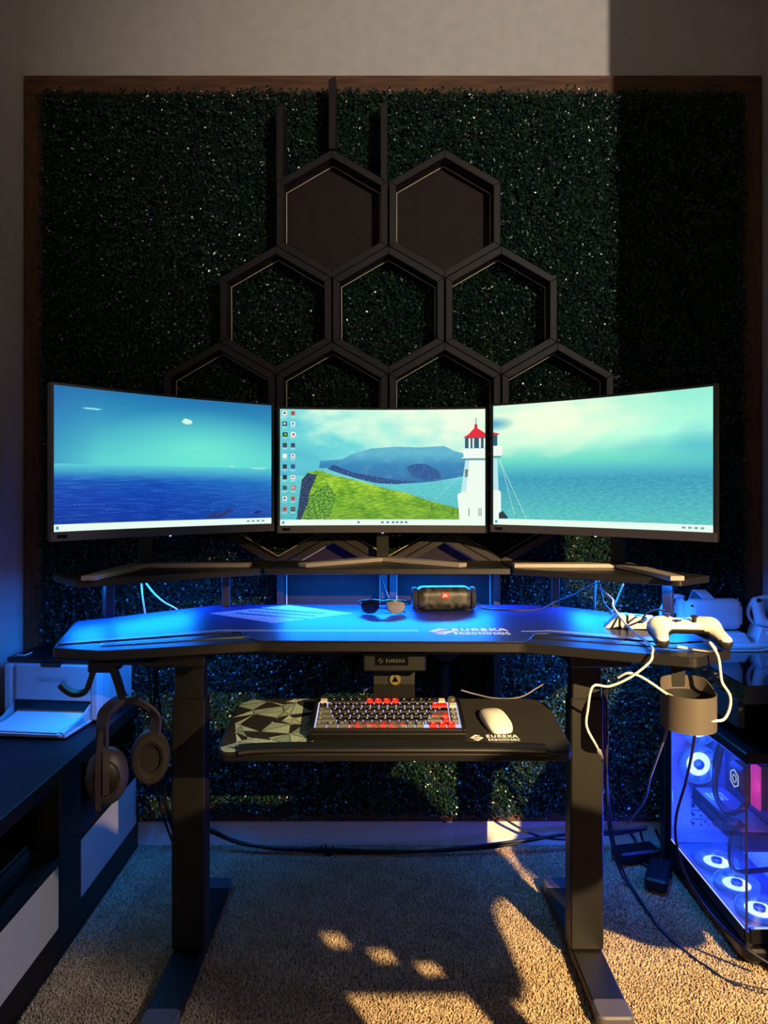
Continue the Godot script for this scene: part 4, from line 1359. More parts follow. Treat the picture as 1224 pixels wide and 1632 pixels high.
func build_hook_and_headset() -> void:
	var t := thing("headphone_hook", "black double hook screwed under the wing of the desk", "hook", Vector3(-0.6281, 0.7842, -1.6000))
	part(t, "block", box(Vector3(0, -0.010, 0), Vector3(0.062, 0.026, 0.05), 0.003), M.black_plastic)
	part(t, "hook_arm", strap(new_st(), smooth_path([Vector3(-0.022, -0.02, 0.01), Vector3(-0.030, -0.045, 0.012), Vector3(-0.038, -0.066, 0.014), Vector3(-0.062, -0.071, 0.016), Vector3(-0.082, -0.060, 0.018), Vector3(-0.092, -0.048, 0.020)], 4), Vector3(0.006, 0, 0.028), 0.010), M.black_plastic)
	part(t, "hook_arm", strap(new_st(), smooth_path([Vector3(0.018, -0.02, 0.0), Vector3(0.028, -0.05, -0.002), Vector3(0.038, -0.083, -0.004), Vector3(0.058, -0.092, -0.006), Vector3(0.074, -0.078, -0.008)], 4), Vector3(0.004, 0, 0.03), 0.011), M.black_plastic)
	part(t, "tape_pad", box(Vector3(0.075, 0.000, 0.01), Vector3(0.09, 0.006, 0.05), 0.001), M.black_plastic)
	# headset hanging from the second arm: ear axis runs from the near cup to the far cup
	var h := thing("gaming_headset", "taupe over-ear gaming headset hanging from the black hook", "headset")
	var near := Vector3(-0.6063, 0.5421, -1.5550)
	var far := Vector3(-0.5444, 0.5456, -1.6550)
	var apex := Vector3(-0.5903, 0.6979, -1.6050)
	var axis := (far - near)
	axis.y = 0
	axis = axis.normalized()
	var wide := Vector3.UP.cross(axis)
	var path := smooth_path([near + Vector3(0, 0.050, 0) - axis * 0.012, near + Vector3(0, 0.115, 0) - axis * 0.012, apex - axis * 0.045 + Vector3(0, -0.018, 0), apex, apex + axis * 0.045 + Vector3(0, -0.018, 0), far + Vector3(0, 0.095, 0) + axis * 0.012, far + Vector3(0, 0.05, 0) + axis * 0.012], 7)
	part(h, "headband", strap(new_st(), path, wide * 0.034, 0.007), M.taupe_plastic)
	part(h, "headband_pad", strap(new_st(), path.slice(12, 32).map(func(p): return p - Vector3(0, 0.008, 0)), wide * 0.026, 0.010), M.cushion)
	for c in [[near, -1.0], [far, 1.0]]:
		# the cups swivel on their yokes: one shows its outer plate, the other its cushion
		var out := Vector3(0.28, 0.05, 0.96).normalized() * -(c[1] as float)
		var across := Vector3.UP.cross(out).normalized()
		var basis := Basis(across, out, across.cross(out))
		var xf := Transform3D(basis, c[0])
		# local y points away from the head; the shell is an upright oval
		var oval_xf := xf * Transform3D(Basis.from_scale(Vector3(0.84, 1, 1.16)), Vector3.ZERO)
		part(h, "ear_shell", lathe(new_st(), [Vector2(0.050, -0.006), Vector2(0.053, 0.0), Vector2(0.052, 0.012), Vector2(0.044, 0.024), Vector2(0.034, 0.029), Vector2(0.033, 0.026), Vector2(0.0, 0.026)], 32, oval_xf), M.taupe_plastic)
		part(h, "ear_plate", lathe(new_st(), [Vector2(0.030, 0.024), Vector2(0.030, 0.029), Vector2(0.026, 0.031), Vector2(0.0, 0.032)], 28, oval_xf), M.black_plastic)
		part(h, "ear_cushion", lathe(new_st(), [Vector2(0.026, -0.010), Vector2(0.028, -0.020), Vector2(0.036, -0.026), Vector2(0.046, -0.024), Vector2(0.051, -0.016), Vector2(0.050, -0.006), Vector2(0.026, -0.006)].duplicate(), 32, oval_xf, true), M.cushion)
		part(h, "ear_cloth", lathe(new_st(), [Vector2(0.0, -0.008), Vector2(0.027, -0.009), Vector2(0.027, -0.006), Vector2(0, -0.006)], 28, oval_xf), M.dark_rubber)
		part(h, "yoke", strap(new_st(), [c[0] + Vector3(0, 0.085, 0) + axis * 0.012 * (c[1] as float), c[0] + Vector3(0, 0.058, 0) + out * 0.026, c[0] + Vector3(0, 0.02, 0) + out * 0.0345, c[0] + Vector3(0, -0.03, 0) + out * 0.034], across * 0.013, 0.004), M.taupe_plastic)
	part(h, "microphone_arm", strap(new_st(), smooth_path([near + Vector3(0, 0.105, 0) - axis * 0.018 - wide * 0.006, near + Vector3(-0.004, 0.04, 0.040), near + Vector3(-0.003, -0.058, 0.042)], 5), Vector3(0.010, 0, 0), 0.005), M.taupe_plastic)

func build_cup_holder() -> void:
	var at := Vector3(0.6432, 0.6677, -1.5000)
	var t := thing("cup_holder", "grey-brown metal cup holder hanging under the end of the desk", "cup holder", at)
	var r := 0.0555
	var n := 40
	var st := new_st()
	# walls with a notch at one side; the rear half of the rim stands higher
	var shape := func(w: float) -> Array:
		var back := clampf(-sin(w) * 1.6 + 0.1, 0, 1)
		var y1 := 0.074 + 0.022 * back
		var y0 := 0.0
		if absf(wrapf(w - 0.60, -PI, PI)) < 0.10:
			y0 = 0.040
		return [y0, y1]
	for k in n:
		var w0 := TAU * k / n
		var w1 := TAU * (k + 1) / n
		var wm := (w0 + w1) / 2
		var s: Array = shape.call(wm)
		var s0: float = s[0]
		var e0: Array = shape.call(w0)
		var e1: Array = shape.call(w1)
		var c := []
		for q in [[w0, s0, r], [w1, s0, r], [w1, e1[1], r], [w0, e0[1], r], [w0, s0, r - 0.002], [w1, s0, r - 0.002], [w1, e1[1], r - 0.002], [w0, e0[1], r - 0.002]]:
			c.append(Vector3(cos(q[0]) * q[2], q[1], sin(q[0]) * q[2]))
		var mid := Vector3(cos(wm), 0, sin(wm)) * (r - 0.001) + Vector3(0, (s0 + s[1]) / 2, 0)
		for face in [[0, 1, 2, 3], [4, 5, 6, 7], [0, 1, 5, 4], [3, 2, 6, 7], [0, 3, 7, 4], [1, 2, 6, 5]]:
			st.set_smooth_group(1 if face == [0, 1, 2, 3] else (2 if face == [4, 5, 6, 7] else -1))
			poly_out(st, [c[face[0]], c[face[1]], c[face[2]], c[face[3]]], mid)
	part(t, "wall", st, M.grey_paint)
	part(t, "bottom", disc_stack(0.053, 0.0005, 0.003, 0.0005, 32), M.grey_paint)
	part(t, "lining", lathe(new_st(), ring_prof(0.0505, 0.0532, 0.004, 0.066), 36, Transform3D(), true), M.dark_rubber)
	var top := DESK - 0.024 - at.y
	part(t, "hanger", strap(new_st(), [Vector3(0, 0.07, -0.054), Vector3(0, top - 0.012, -0.053), Vector3(0, top - 0.004, -0.05), Vector3(0, top - 0.0035, -0.0)], Vector3(0.03, 0, 0), 0.005), M.black_coat)

# ------------------------------------------------------------------ left side: low bench, printer
func build_left_side() -> void:
	var t := thing("media_bench", "long low black bench with white drawer fronts along the wall", "bench")
	var x0 := -1.168
	var x1 := -0.80
	var d0 := 0.55
	var d1 := 2.318
	part(t, "top_board", span(x0, x1 + 0.006, 0.448, 0.486, d0, d1, 0.002), M.bench_black)
	part(t, "plinth", span(x0, x1 - 0.004, 0.0, 0.086, d0, d1, 0.002), M.bench_black)
	part(t, "middle_board", span(x0, x1, 0.243, 0.262, d0, d1, 0.0015), M.bench_black)
	part(t, "back_board", span(x0, x0 + 0.012, 0.086, 0.448, d0, d1, 0.001), M.bench_black)
	for d in [0.565, 1.20, 1.812, 2.309]:
		part(t, "divider", span(x0 + 0.012, x1, 0.086, 0.448, d - 0.009 if d > 2 else d - 0.060, d + 0.009 if d > 2 else d + 0.062, 0.0015), M.bench_black)
	for d in [[0.63, 1.138], [1.264, 1.748], [1.878, 2.297]]:
		var f := part(t, "drawer_front", span(x1 - 0.016, x1 - 0.001, 0.088, 0.241, d[0], d[1], 0.0015), M.bench_white)
		f.set_meta("label", "white drawer front")
	# a dark receiver in the open compartment
	var r := thing("media_receiver", "dark flat media receiver inside the open compartment of the bench", "receiver", V(-0.97, 0.2625, 1.50), 90.0)
	part(r, "housing", box(Vector3(0, 0.035, 0), Vector3(0.36, 0.062, 0.26), 0.004), M.black_plastic)
	part(r, "front_panel", box(Vector3(0, 0.036, 0.131), Vector3(0.35, 0.05, 0.004), 0.001), M.black_gloss)
	for s in [-0.15, 0.15]:
		part(r, "foot", disc_stack(0.012, 0.0, 0.006, 0.001, 14, Transform3D(Basis(), Vector3(s, 0, 0.08))), M.dark_rubber)
		part(r, "foot", disc_stack(0.012, 0.0, 0.006, 0.001, 14, Transform3D(Basis(), Vector3(s, 0, -0.08))), M.dark_rubber)
	build_printer()

func build_printer() -> void:
	var p := thing("laser_printer", "small pale grey laser printer with black top and open paper tray", "printer", V(-0.965, 0.4865, 2.185), -6.0)
	var W := 0.148
	var zf := 0.105
	part(p, "housing", box(Vector3(0, 0.090, -0.006), Vector3(W * 2, 0.166, 0.208), 0.010), M.printer_shell)
	part(p, "top_cover", box(Vector3(0, 0.178, -0.004), Vector3(W * 2 - 0.004, 0.014, 0.205), 0.005), M.printer_dark)
	part(p, "top_recess", prism(new_st(), rounded(rect2(-0.05, 0.10, -0.085, 0.03), 0.02, 4), 0.1845, 0.1865, 0.0006), M.black_gloss)
	var cp := part(p, "control_panel", box(Vector3(-0.115, 0.1862, 0.055), Vector3(0.026, 0.002, 0.040), 0.0006), M.print_white)
	part(cp, "button", box(Vector3(-0.115, 0.1875, 0.055), Vector3(0.020, 0.0015, 0.033), 0.0005), M.black_gloss)
	var door := part(p, "front_door", box(Vector3(0.006, 0.116, zf - 0.004), Vector3(0.232, 0.106, 0.014), 0.004), M.printer_shell)
	words(door, "lettering", "SAMSUNG", Transform3D(Basis(), Vector3(0.004, 0.125, zf + 0.0032)), 0.015, M.printer_emboss, 0.092)
	part(door, "latch", box(Vector3(0.0, 0.168, zf - 0.002), Vector3(0.062, 0.013, 0.014), 0.002), M.printer_dark)
	for s in [-1.0, 1.0]:
		part(p, "side_column", box(Vector3(s * 0.134, 0.088, zf - 0.006), Vector3(0.026, 0.160, 0.018), 0.006), M.printer_shell)
		part(p, "tray_guide", prism(new_st(), PackedVector2Array([Vector2(-0.02, 0.0), Vector2(0.145, 0.0), Vector2(0.145, 0.006), Vector2(0.05, 0.020), Vector2(-0.02, 0.052)]), -0.003, 0.003, 0.001, Transform3D(Basis(Vector3(0, 0, 1), Vector3(-1, 0, 0), Vector3(0, 1, 0)), Vector3(s * 0.118, 0.012, zf - 0.005))), M.printer_shell)
	part(p, "tray_opening", box(Vector3(0.002, 0.050, zf - 0.003), Vector3(0.228, 0.026, 0.012), 0.001), M.black_gloss)
	part(p, "paper_tray", box(Vector3(0.0, 0.008, zf + 0.062), Vector3(0.250, 0.009, 0.150), 0.003), M.printer_shell)
	for k in 6:
		part(p, "side_vent", box(Vector3.ZERO, Vector3(0.002, 0.0022, 0.045), 0.0005, Transform3D(Basis(Vector3.RIGHT, 0.65), Vector3(W - 0.0002, 0.075 + k * 0.008, 0.02))), M.printer_emboss)
	for k in 3:
		var s := thing("paper_sheet", "white paper sheet lying in the open printer tray", "paper", Vector3.ZERO, 0.0, "paper in the printer tray")
		s.transform = p.transform * Transform3D(Basis(Vector3.UP, deg_to_rad([0.0, 2.0, -1.2][k])), Vector3([0.0, 0.004, -0.003][k], 0.0135 + 0.0022 * k, zf + 0.055 + [0.012, 0.002, 0.006][k]))
		var st := new_st()
		var n := 8
		for i in n:
			var za := lerpf(-0.075, 0.075, float(i) / n)
			var zb := lerpf(-0.075, 0.075, float(i + 1) / n)
			var ya := 0.016 * pow(maxf(0.0, -za / 0.075), 1.6)
			var yb := 0.016 * pow(maxf(0.0, -zb / 0.075), 1.6)
			poly_out(st, [Vector3(-0.105, ya + 0.0012, za), Vector3(0.105, ya + 0.0012, za), Vector3(0.105, yb + 0.0012, zb), Vector3(-0.105, yb + 0.0012, zb)], Vector3(0, -1, 0))
			poly_out(st, [Vector3(-0.105, ya, za), Vector3(0.105, ya, za), Vector3(0.105, yb, zb), Vector3(-0.105, yb, zb)], Vector3(0, 1, 0))
			for sx in [-0.105, 0.105]:
				poly_out(st, [Vector3(sx, ya, za), Vector3(sx, ya + 0.0012, za), Vector3(sx, yb + 0.0012, zb), Vector3(sx, yb, zb)], Vector3(0, 0, 0))
		poly_out(st, [Vector3(-0.105, 0, 0.075), Vector3(0.105, 0, 0.075), Vector3(0.105, 0.0012, 0.075), Vector3(-0.105, 0.0012, 0.075)], Vector3.ZERO)
		part(s, "sheet", st, M.paper)

# ------------------------------------------------------------------ right side: gloss table with the virtual-reality set
func build_right_side() -> void:
	var t := thing("side_table", "black high-gloss side table above the computer case", "table")
	var x0 := 0.876
	part(t, "table_top", span(x0, 1.224, 0.645, 0.693, 1.72, 2.262, 0.003), M.table_gloss)
	for p in [[x0 + 0.02, 2.24], [1.205, 2.24], [1.205, 1.745]]:
		part(t, "leg", span(p[0] - 0.018, p[0] + 0.018, 0.0, 0.645, p[1] - 0.018, p[1] + 0.018, 0.003), M.black_coat)
	part(t, "apron", span(x0 + 0.004, x0 + 0.020, 0.575, 0.645, 1.76, 2.22, 0.002), M.black_coat)
	var y := 0.6932
	var dock := thing("charging_dock", "white charging dock under the virtual-reality headset on the gloss table", "dock", V(1.015, y, 2.175))
	part(dock, "base_plate", prism(new_st(), rounded(PackedVector2Array([Vector2(-0.135, -0.045), Vector2(0.19, -0.045), Vector2(0.19, 0.05), Vector2(0.10, 0.07), Vector2(-0.05, 0.07), Vector2(-0.135, 0.05)]), 0.02, 4), 0.0, 0.014, 0.003), M.headset_shell)
	part(dock, "cradle", prism(new_st(), PackedVector2Array([Vector2(-0.075, 0.0), Vector2(0.09, 0.0), Vector2(0.07, 0.030), Vector2(-0.06, 0.030)]), -0.03, 0.045, 0.003, Transform3D(Basis(Vector3.RIGHT, Vector3.BACK, Vector3.UP), Vector3(0, 0.013, 0))), M.headset_shell)
	part(dock, "controller_stand", prism(new_st(), PackedVector2Array([Vector2(0.105, 0.0), Vector2(0.188, 0.0), Vector2(0.175, 0.040), Vector2(0.12, 0.048)]), -0.03, 0.04, 0.003, Transform3D(Basis(Vector3.RIGHT, Vector3.BACK, Vector3.UP), Vector3(0, 0.013, 0))), M.headset_shell)
	part(dock, "controller_stand", prism(new_st(), PackedVector2Array([Vector2(-0.134, 0.0), Vector2(-0.085, 0.0), Vector2(-0.09, 0.046), Vector2(-0.125, 0.040)]), -0.03, 0.04, 0.003, Transform3D(Basis(Vector3.RIGHT, Vector3.BACK, Vector3.UP), Vector3(0, 0.013, 0))), M.headset_shell)
	var v := thing("virtual_reality_headset", "white virtual-reality headset with rounded front on its dock", "headset", V(1.005, y + 0.0445, 2.185), 4.0)
	var f := func(p: Vector3) -> float:
		var front := box_d(p, Vector3(0, 0.050, 0.012), Vector3(0.089, 0.047, 0.030), 0.026)
		var rear := box_d(p, Vector3(0, 0.050, -0.022), Vector3(0.080, 0.040, 0.025), 0.022)
		return smin(front, rear, 0.008)
	part(v, "visor", field(f, Vector3(-0.098, -0.004, -0.056), Vector3(0.098, 0.106, 0.052), 0.005, new_st()), M.headset_shell)
	for p in [[-0.078, 0.080], [0.078, 0.080], [-0.076, 0.018], [0.076, 0.018]]:
		part(v, "camera", disc_stack(0.0035, 0.0, 0.004, 0.0005, 12, Transform3D(Basis(Vector3.RIGHT, PI / 2), Vector3(p[0], p[1], 0.036))), M.black_gloss)
	part(v, "head_strap", strap(new_st(), smooth_path([Vector3(-0.075, 0.05, -0.03), Vector3(-0.082, 0.055, -0.07), Vector3(-0.05, 0.06, -0.098), Vector3(0, 0.06, -0.105), Vector3(0.05, 0.06, -0.098), Vector3(0.082, 0.055, -0.07), Vector3(0.075, 0.05, -0.03)], 5), Vector3(0, 0.024, 0), 0.005), M.headset_shell)
	part(v, "top_strap", strap(new_st(), smooth_path([Vector3(-0.006, 0.093, 0.004), Vector3(-0.012, 0.110, -0.025), Vector3(-0.01, 0.112, -0.055), Vector3(0, 0.075, -0.102)], 6), Vector3(0.036, 0, 0), 0.004), M.headset_shell)
	for c in [[0.895, y + 0.058, 2.185, 20.0, 1.0, "white ring controller standing between shelf post and the headset"], [1.165, y + 0.0575, 2.165, -14.0, -1.0, "white ring controller standing on the wall side of the headset"]]:
		var k := thing("ring_controller", c[5], "controller", V(c[0], c[1], c[2]), c[3], "pair of ring controllers")
		var ring := []
		for q in 36:
			var w := TAU * q / 36
			ring.append(Vector3(cos(w) * 0.050, 0.045 + sin(w) * 0.047, 0.012 * sin(w)))
		part(k, "tracking_ring", tube(new_st(), ring, 0.009, 8, true, 0.62), M.headset_shell)
		var s: float = c[4]
		var g := func(p: Vector3) -> float:
			return smin(cap_d(p, Vector3(0.026 * s, 0.072, 0.002), Vector3(0.018 * s, 0.020, 0.012), 0.019, 0.016), cap_d(p, Vector3(0.018 * s, 0.02, 0.012), Vector3(-0.004 * s, 0.012, 0.02), 0.014, 0.011), 0.01)
		part(k, "grip", field(g, Vector3(-0.06, -0.01, -0.03), Vector3(0.06, 0.10, 0.05), 0.005, new_st()), M.headset_shell)
		part(k, "thumbstick", disc_stack(0.007, 0, 0.006, 0.001, 14, Transform3D(Basis(Vector3.RIGHT, 0.9), Vector3(0.024 * s, 0.080, 0.018))), M.black_plastic)
	cable("charging_cable", "white charging cable curled on the gloss table before the dock", [V(1.145, y + 0.05, 2.125), V(1.148, y + 0.02, 2.10), V(1.12, y + 0.004, 2.085), V(1.05, y + 0.003, 2.08), V(0.96, y + 0.003, 2.085), V(0.90, y + 0.003, 2.10)], 0.0028, M.white_cable)

# ------------------------------------------------------------------ computer case with glass sides
func fan_meshes() -> Array:
	# lies flat: axis along y, facing up
	var ring := mesh_of(lathe(new_st(), ring_prof(0.0555, 0.0590, 0.0, 0.012), 40, Transform3D(), true))
	var hub := mesh_of(lathe(new_st(), [Vector2(0, 0.004), Vector2(0.0150, 0.004), Vector2(0.0150, 0.0115), Vector2(0.013, 0.0125), Vector2(0, 0.0125)], 28))
	var blade_st := new_st()
	var rows := []
	for i in 7:
		var r := lerpf(0.0165, 0.0535, i / 6.0)
		var w := 0.5 * (i / 6.0)
		var half := 0.34 - 0.02 * i
		var rowp := []
		for s in [-1.0, 1.0]:
			rowp.append(Vector3(cos(w + half * s) * r, 0.0075 + 0.0025 * s, sin(w + half * s) * r))
		rows.append(rowp)
	for i in 6:
		quad(blade_st, rows[i][0], rows[i + 1][0], rows[i + 1][1], rows[i][1])
		quad(blade_st, rows[i][0] - Vector3(0, 0.0012, 0), rows[i][1] - Vector3(0, 0.0012, 0), rows[i + 1][1] - Vector3(0, 0.0012, 0), rows[i + 1][0] - Vector3(0, 0.0012, 0))
	var lamp := mesh_of(lathe(new_st(), ring_prof(0.0150, 0.036, 0.0015, 0.0035), 32, Transform3D(), true))
	var eye := mesh_of(lathe(new_st(), ring_prof(0.006, 0.0085, 0.0124, 0.0132), 24, Transform3D(), true))
	var rim := mesh_of(lathe(new_st(), ring_prof(0.0360, 0.0556, 0.0015, 0.0033), 40, Transform3D(), true))
	return [ring, hub, mesh_of(blade_st), lamp, eye, rim]

func add_fan(parent: Node3D, xf: Transform3D, ms: Array) -> void:
	var f := part_mesh(parent, "fan", ms[0], M.fan_ring_light, xf)
	part_mesh(f, "light_disc", ms[3], M.fan_light)
	part_mesh(f, "rim_light_disc", ms[5], M.fan_ring_light)
	for k in 7:
		part_mesh(f, "blade", ms[2], M.fan_blade, Transform3D(Basis(Vector3.UP, TAU * k / 7.0), Vector3.ZERO))
	part_mesh(f, "hub", ms[1], M.hub_blue)
	part_mesh(f, "hub_ring", ms[4], M.black_gloss)
	var l := OmniLight3D.new()
	l.name = "fan_glow"
	l.light_color = Color(0.10, 0.24, 1.0)
	l.light_energy = 0.085
	l.light_size = 0.02
	l.omni_range = 6.0
	l.omni_attenuation = 2.0
	l.shadow_enabled = true
	add_child(l, true)
	l.position = (parent.transform * xf) * Vector3(0, 0.045, 0)

func build_computer() -> void:
	# left glass at x = 0.883, front glass at d = 1.73
	var t := thing("computer_case", "black glass-sided computer case with blue lit fans under the side table", "computer")
	var x0 := 0.883
	var x1 := 1.165
	var f := 1.73
	var b := 2.185
	var y0 := 0.084
	var y1 := 0.525
	# stand: a rounded tray on four feet
	part(t, "stand_tray", prism(new_st(), rounded(plan([[x0 - 0.010, f - 0.015], [x1 + 0.01, f - 0.015], [x1 + 0.01, b], [x0 - 0.010, b]]), 0.03, 5), 0.022, 0.054, 0.006), M.case_metal)
	for p in [[x0 + 0.03, f + 0.03], [x1 - 0.03, f + 0.03], [x0 + 0.03, b - 0.05], [x1 - 0.03, b - 0.05]]:
		part(t, "foot", disc_stack(0.024, 0.0, 0.023, 0.003, 20, Transform3D(Basis(), V(p[0], 0, p[1]))), M.dark_rubber)
	for p in [[x0 + 0.010, f + 0.012], [x1 - 0.010, f + 0.012], [x0 + 0.010, b - 0.012], [x1 - 0.010, b - 0.012]]:
		part(t, "corner_post", span(p[0] - 0.008, p[0] + 0.008, 0.052, y0 + 0.004, p[1] - 0.008, p[1] + 0.008, 0.001), M.case_metal)
	part(t, "bottom_rail", span(x0, x0 + 0.012, y0 - 0.024, y0 + 0.006, f + 0.012, b, 0.001), M.case_metal)
	part(t, "front_rail", span(x0 + 0.012, x1, y0 - 0.024, y0 + 0.012, f, f + 0.012, 0.001), M.case_metal)
	part(t, "bottom_plate", span(x0 + 0.012, x1, y0 - 0.010, y0 - 0.002, f + 0.012, b, 0.001), M.case_inside)
	part(t, "side_strip_light", span(x0 - 0.0015, x0 + 0.0015, y0 + 0.008, y0 + 0.0115, f + 0.01, b - 0.005, 0.0005), M.edge_strip_light)
	part(t, "front_strip_light", span(x0 + 0.02, x1, y0 + 0.013, y0 + 0.0165, f - 0.001, f + 0.002, 0.0005), M.edge_strip_light)
	part(t, "top_panel", span(x0, x1, y1 - 0.028, y1, f, b, 0.003), M.case_metal)
	part(t, "right_panel", span(x1 - 0.006, x1, y0, y1 - 0.028, f, b, 0.001), M.case_inside)
	part(t, "rear_panel", span(x0, x1 - 0.006, y0, y1 - 0.028, b - 0.006, b, 0.001), M.case_inside)
	part(t, "side_glass", span(x0, x0 + 0.004, y0 + 0.012, y1 - 0.030, f + 0.010, b - 0.008, 0.0005), M.case_glass)
	part(t, "front_glass", span(x0 + 0.004, x1, y0 + 0.018, y1 - 0.030, f, f + 0.004, 0.0005), M.case_glass)
	part(t, "corner_trim", span(x0 - 0.001, x0 + 0.004, y0 + 0.012, y1 - 0.028, f - 0.001, f + 0.004, 0.001), M.steel)
	part(t, "motherboard", span(1.040, 1.052, y0 + 0.15, y1 - 0.045, f + 0.12, b - 0.02, 0.001), M.board_dark)
	part(t, "motherboard_tray", span(1.052, 1.056, y0 + 0.02, y1 - 0.03, f + 0.02, b - 0.01, 0.001), M.case_inside)
	var ms := fan_meshes()
	for d in [2.063, 1.946, 1.828]:
		add_fan(t, Transform3D(Basis(), V(0.967, y0, d)), ms)
	for y in [0.328, 0.446]:
		add_fan(t, Transform3D(Basis(Vector3.RIGHT, PI / 2), V(0.963, y, b - 0.008)), ms)
	# rear expansion covers and vent holes
	for k in 4:
		part(t, "slot_cover", span(0.944, 1.07, 0.135 + k * 0.027, 0.157 + k * 0.027, b - 0.009, b - 0.006, 0.0008), M.case_inside)
		part(t, "thumb_screw", disc_stack(0.0045, 0.0, 0.006, 0.0008, 12, Transform3D(Basis(Vector3.RIGHT, PI / 2), V(0.947, 0.146 + k * 0.027, b - 0.009))), M.black_gloss)
		for j in 5:
			part(t, "vent_hole", disc_stack(0.0032, 0.0, 0.0012, 0.0003, 6, Transform3D(Basis(Vector3.RIGHT, PI / 2), V(0.972 + j * 0.012, 0.1415 + k * 0.027 + (0.009 if j % 2 else 0.0), b - 0.009))), M.black_gloss)
	# graphics card
	var g := part(t, "graphics_card", span(0.946, 1.040, 0.206, 0.256, f + 0.15, b - 0.01, 0.004), M.board_dark)
	part(g, "back_plate", span(0.948, 1.038, 0.256, 0.260, f + 0.155, b - 0.02, 0.001), M.card_plate)
	words(g, "lettering", "GEFORCE RTX", Transform3D(Basis(Vector3.UP, -PI / 2), V(0.9456, 0.231, 2.05)), 0.013, M.card_plate, 0.13)
	words(g, "lettering", "MSI", Transform3D(Basis(Vector3.RIGHT, -PI / 2) , V(0.985, 0.2602, 2.10)), 0.05, M.print_white, 0.05)
	for d in [1.94, 2.05]:
		part(g, "card_fan", disc_stack(0.043, 0.200, 0.206, 0.001, 28, Transform3D(Basis(), V(0.993, 0, d))), M.black_plastic)
	# pump block with its hoses, memory modules
	var p := part(t, "pump_block", span(0.976, 1.040, 0.325, 0.405, 1.935, 2.015, 0.010), M.board_dark)
	var hexa := []
	for k in 6:
		hexa.append(V(0.9752, 0.365, 1.975) + Vector3(0, cos(TAU * k / 6), sin(TAU * k / 6)) * 0.024)
	part(p, "emblem_ring", tube(new_st(), hexa, 0.002, 5, true), M.edge_strip_light)
	var hex2 := []
	for k in 6:
		hex2.append(V(0.9752, 0.365, 1.975) + Vector3(0, cos(TAU * k / 6), sin(TAU * k / 6)) * 0.011)
	part(p, "emblem_ring", tube(new_st(), hex2, 0.0015, 5, true), M.edge_strip_light)
	for s in [0.0, 0.022]:
		part(p, "hose", tube(new_st(), smooth_path([V(1.00, 0.345 - s, 1.94), V(0.975 - s * 0.5, 0.33 - s, 1.91), V(0.955, 0.29 - s * 0.3, 1.93 + s), V(0.948 + s * 0.4, 0.274, 1.98), V(0.955, 0.300 - s * 0.4, 2.045), V(0.975, 0.37, 2.07 + s), V(1.0, 0.47, 2.06 + s)], 7), 0.007, 8), M.hose)
	for k in 4:
		part(t, "memory_module", span(0.990, 1.040, 0.325, 0.440, 1.862 + k * 0.012, 1.869 + k * 0.012, 0.001), M.board_dark)
		part(t, "memory_light", span(0.984, 0.990, 0.325, 0.440, 1.8615 + k * 0.012, 1.8695 + k * 0.012, 0.001), M.memory_light)
	part(t, "power_cable", tube(new_st(), smooth_path([V(0.97, 0.262, 1.92), V(0.945, 0.275, 1.90), V(0.925, 0.235, 1.89), V(0.93, 0.165, 1.90), V(0.97, 0.13, 1.93), V(1.05, 0.13, 1.94)], 7), 0.007, 8), M.black_cable)
	var l := OmniLight3D.new()
	l.name = "memory_glow"
	l.light_color = Color(1.0, 0.3, 0.8)
	l.light_energy = 0.012
	l.light_size = 0.02
	l.shadow_enabled = true
	l.omni_range = 6.0
	l.omni_attenuation = 2.0
	add_child(l)
	l.position = V(0.965, 0.38, 1.86)

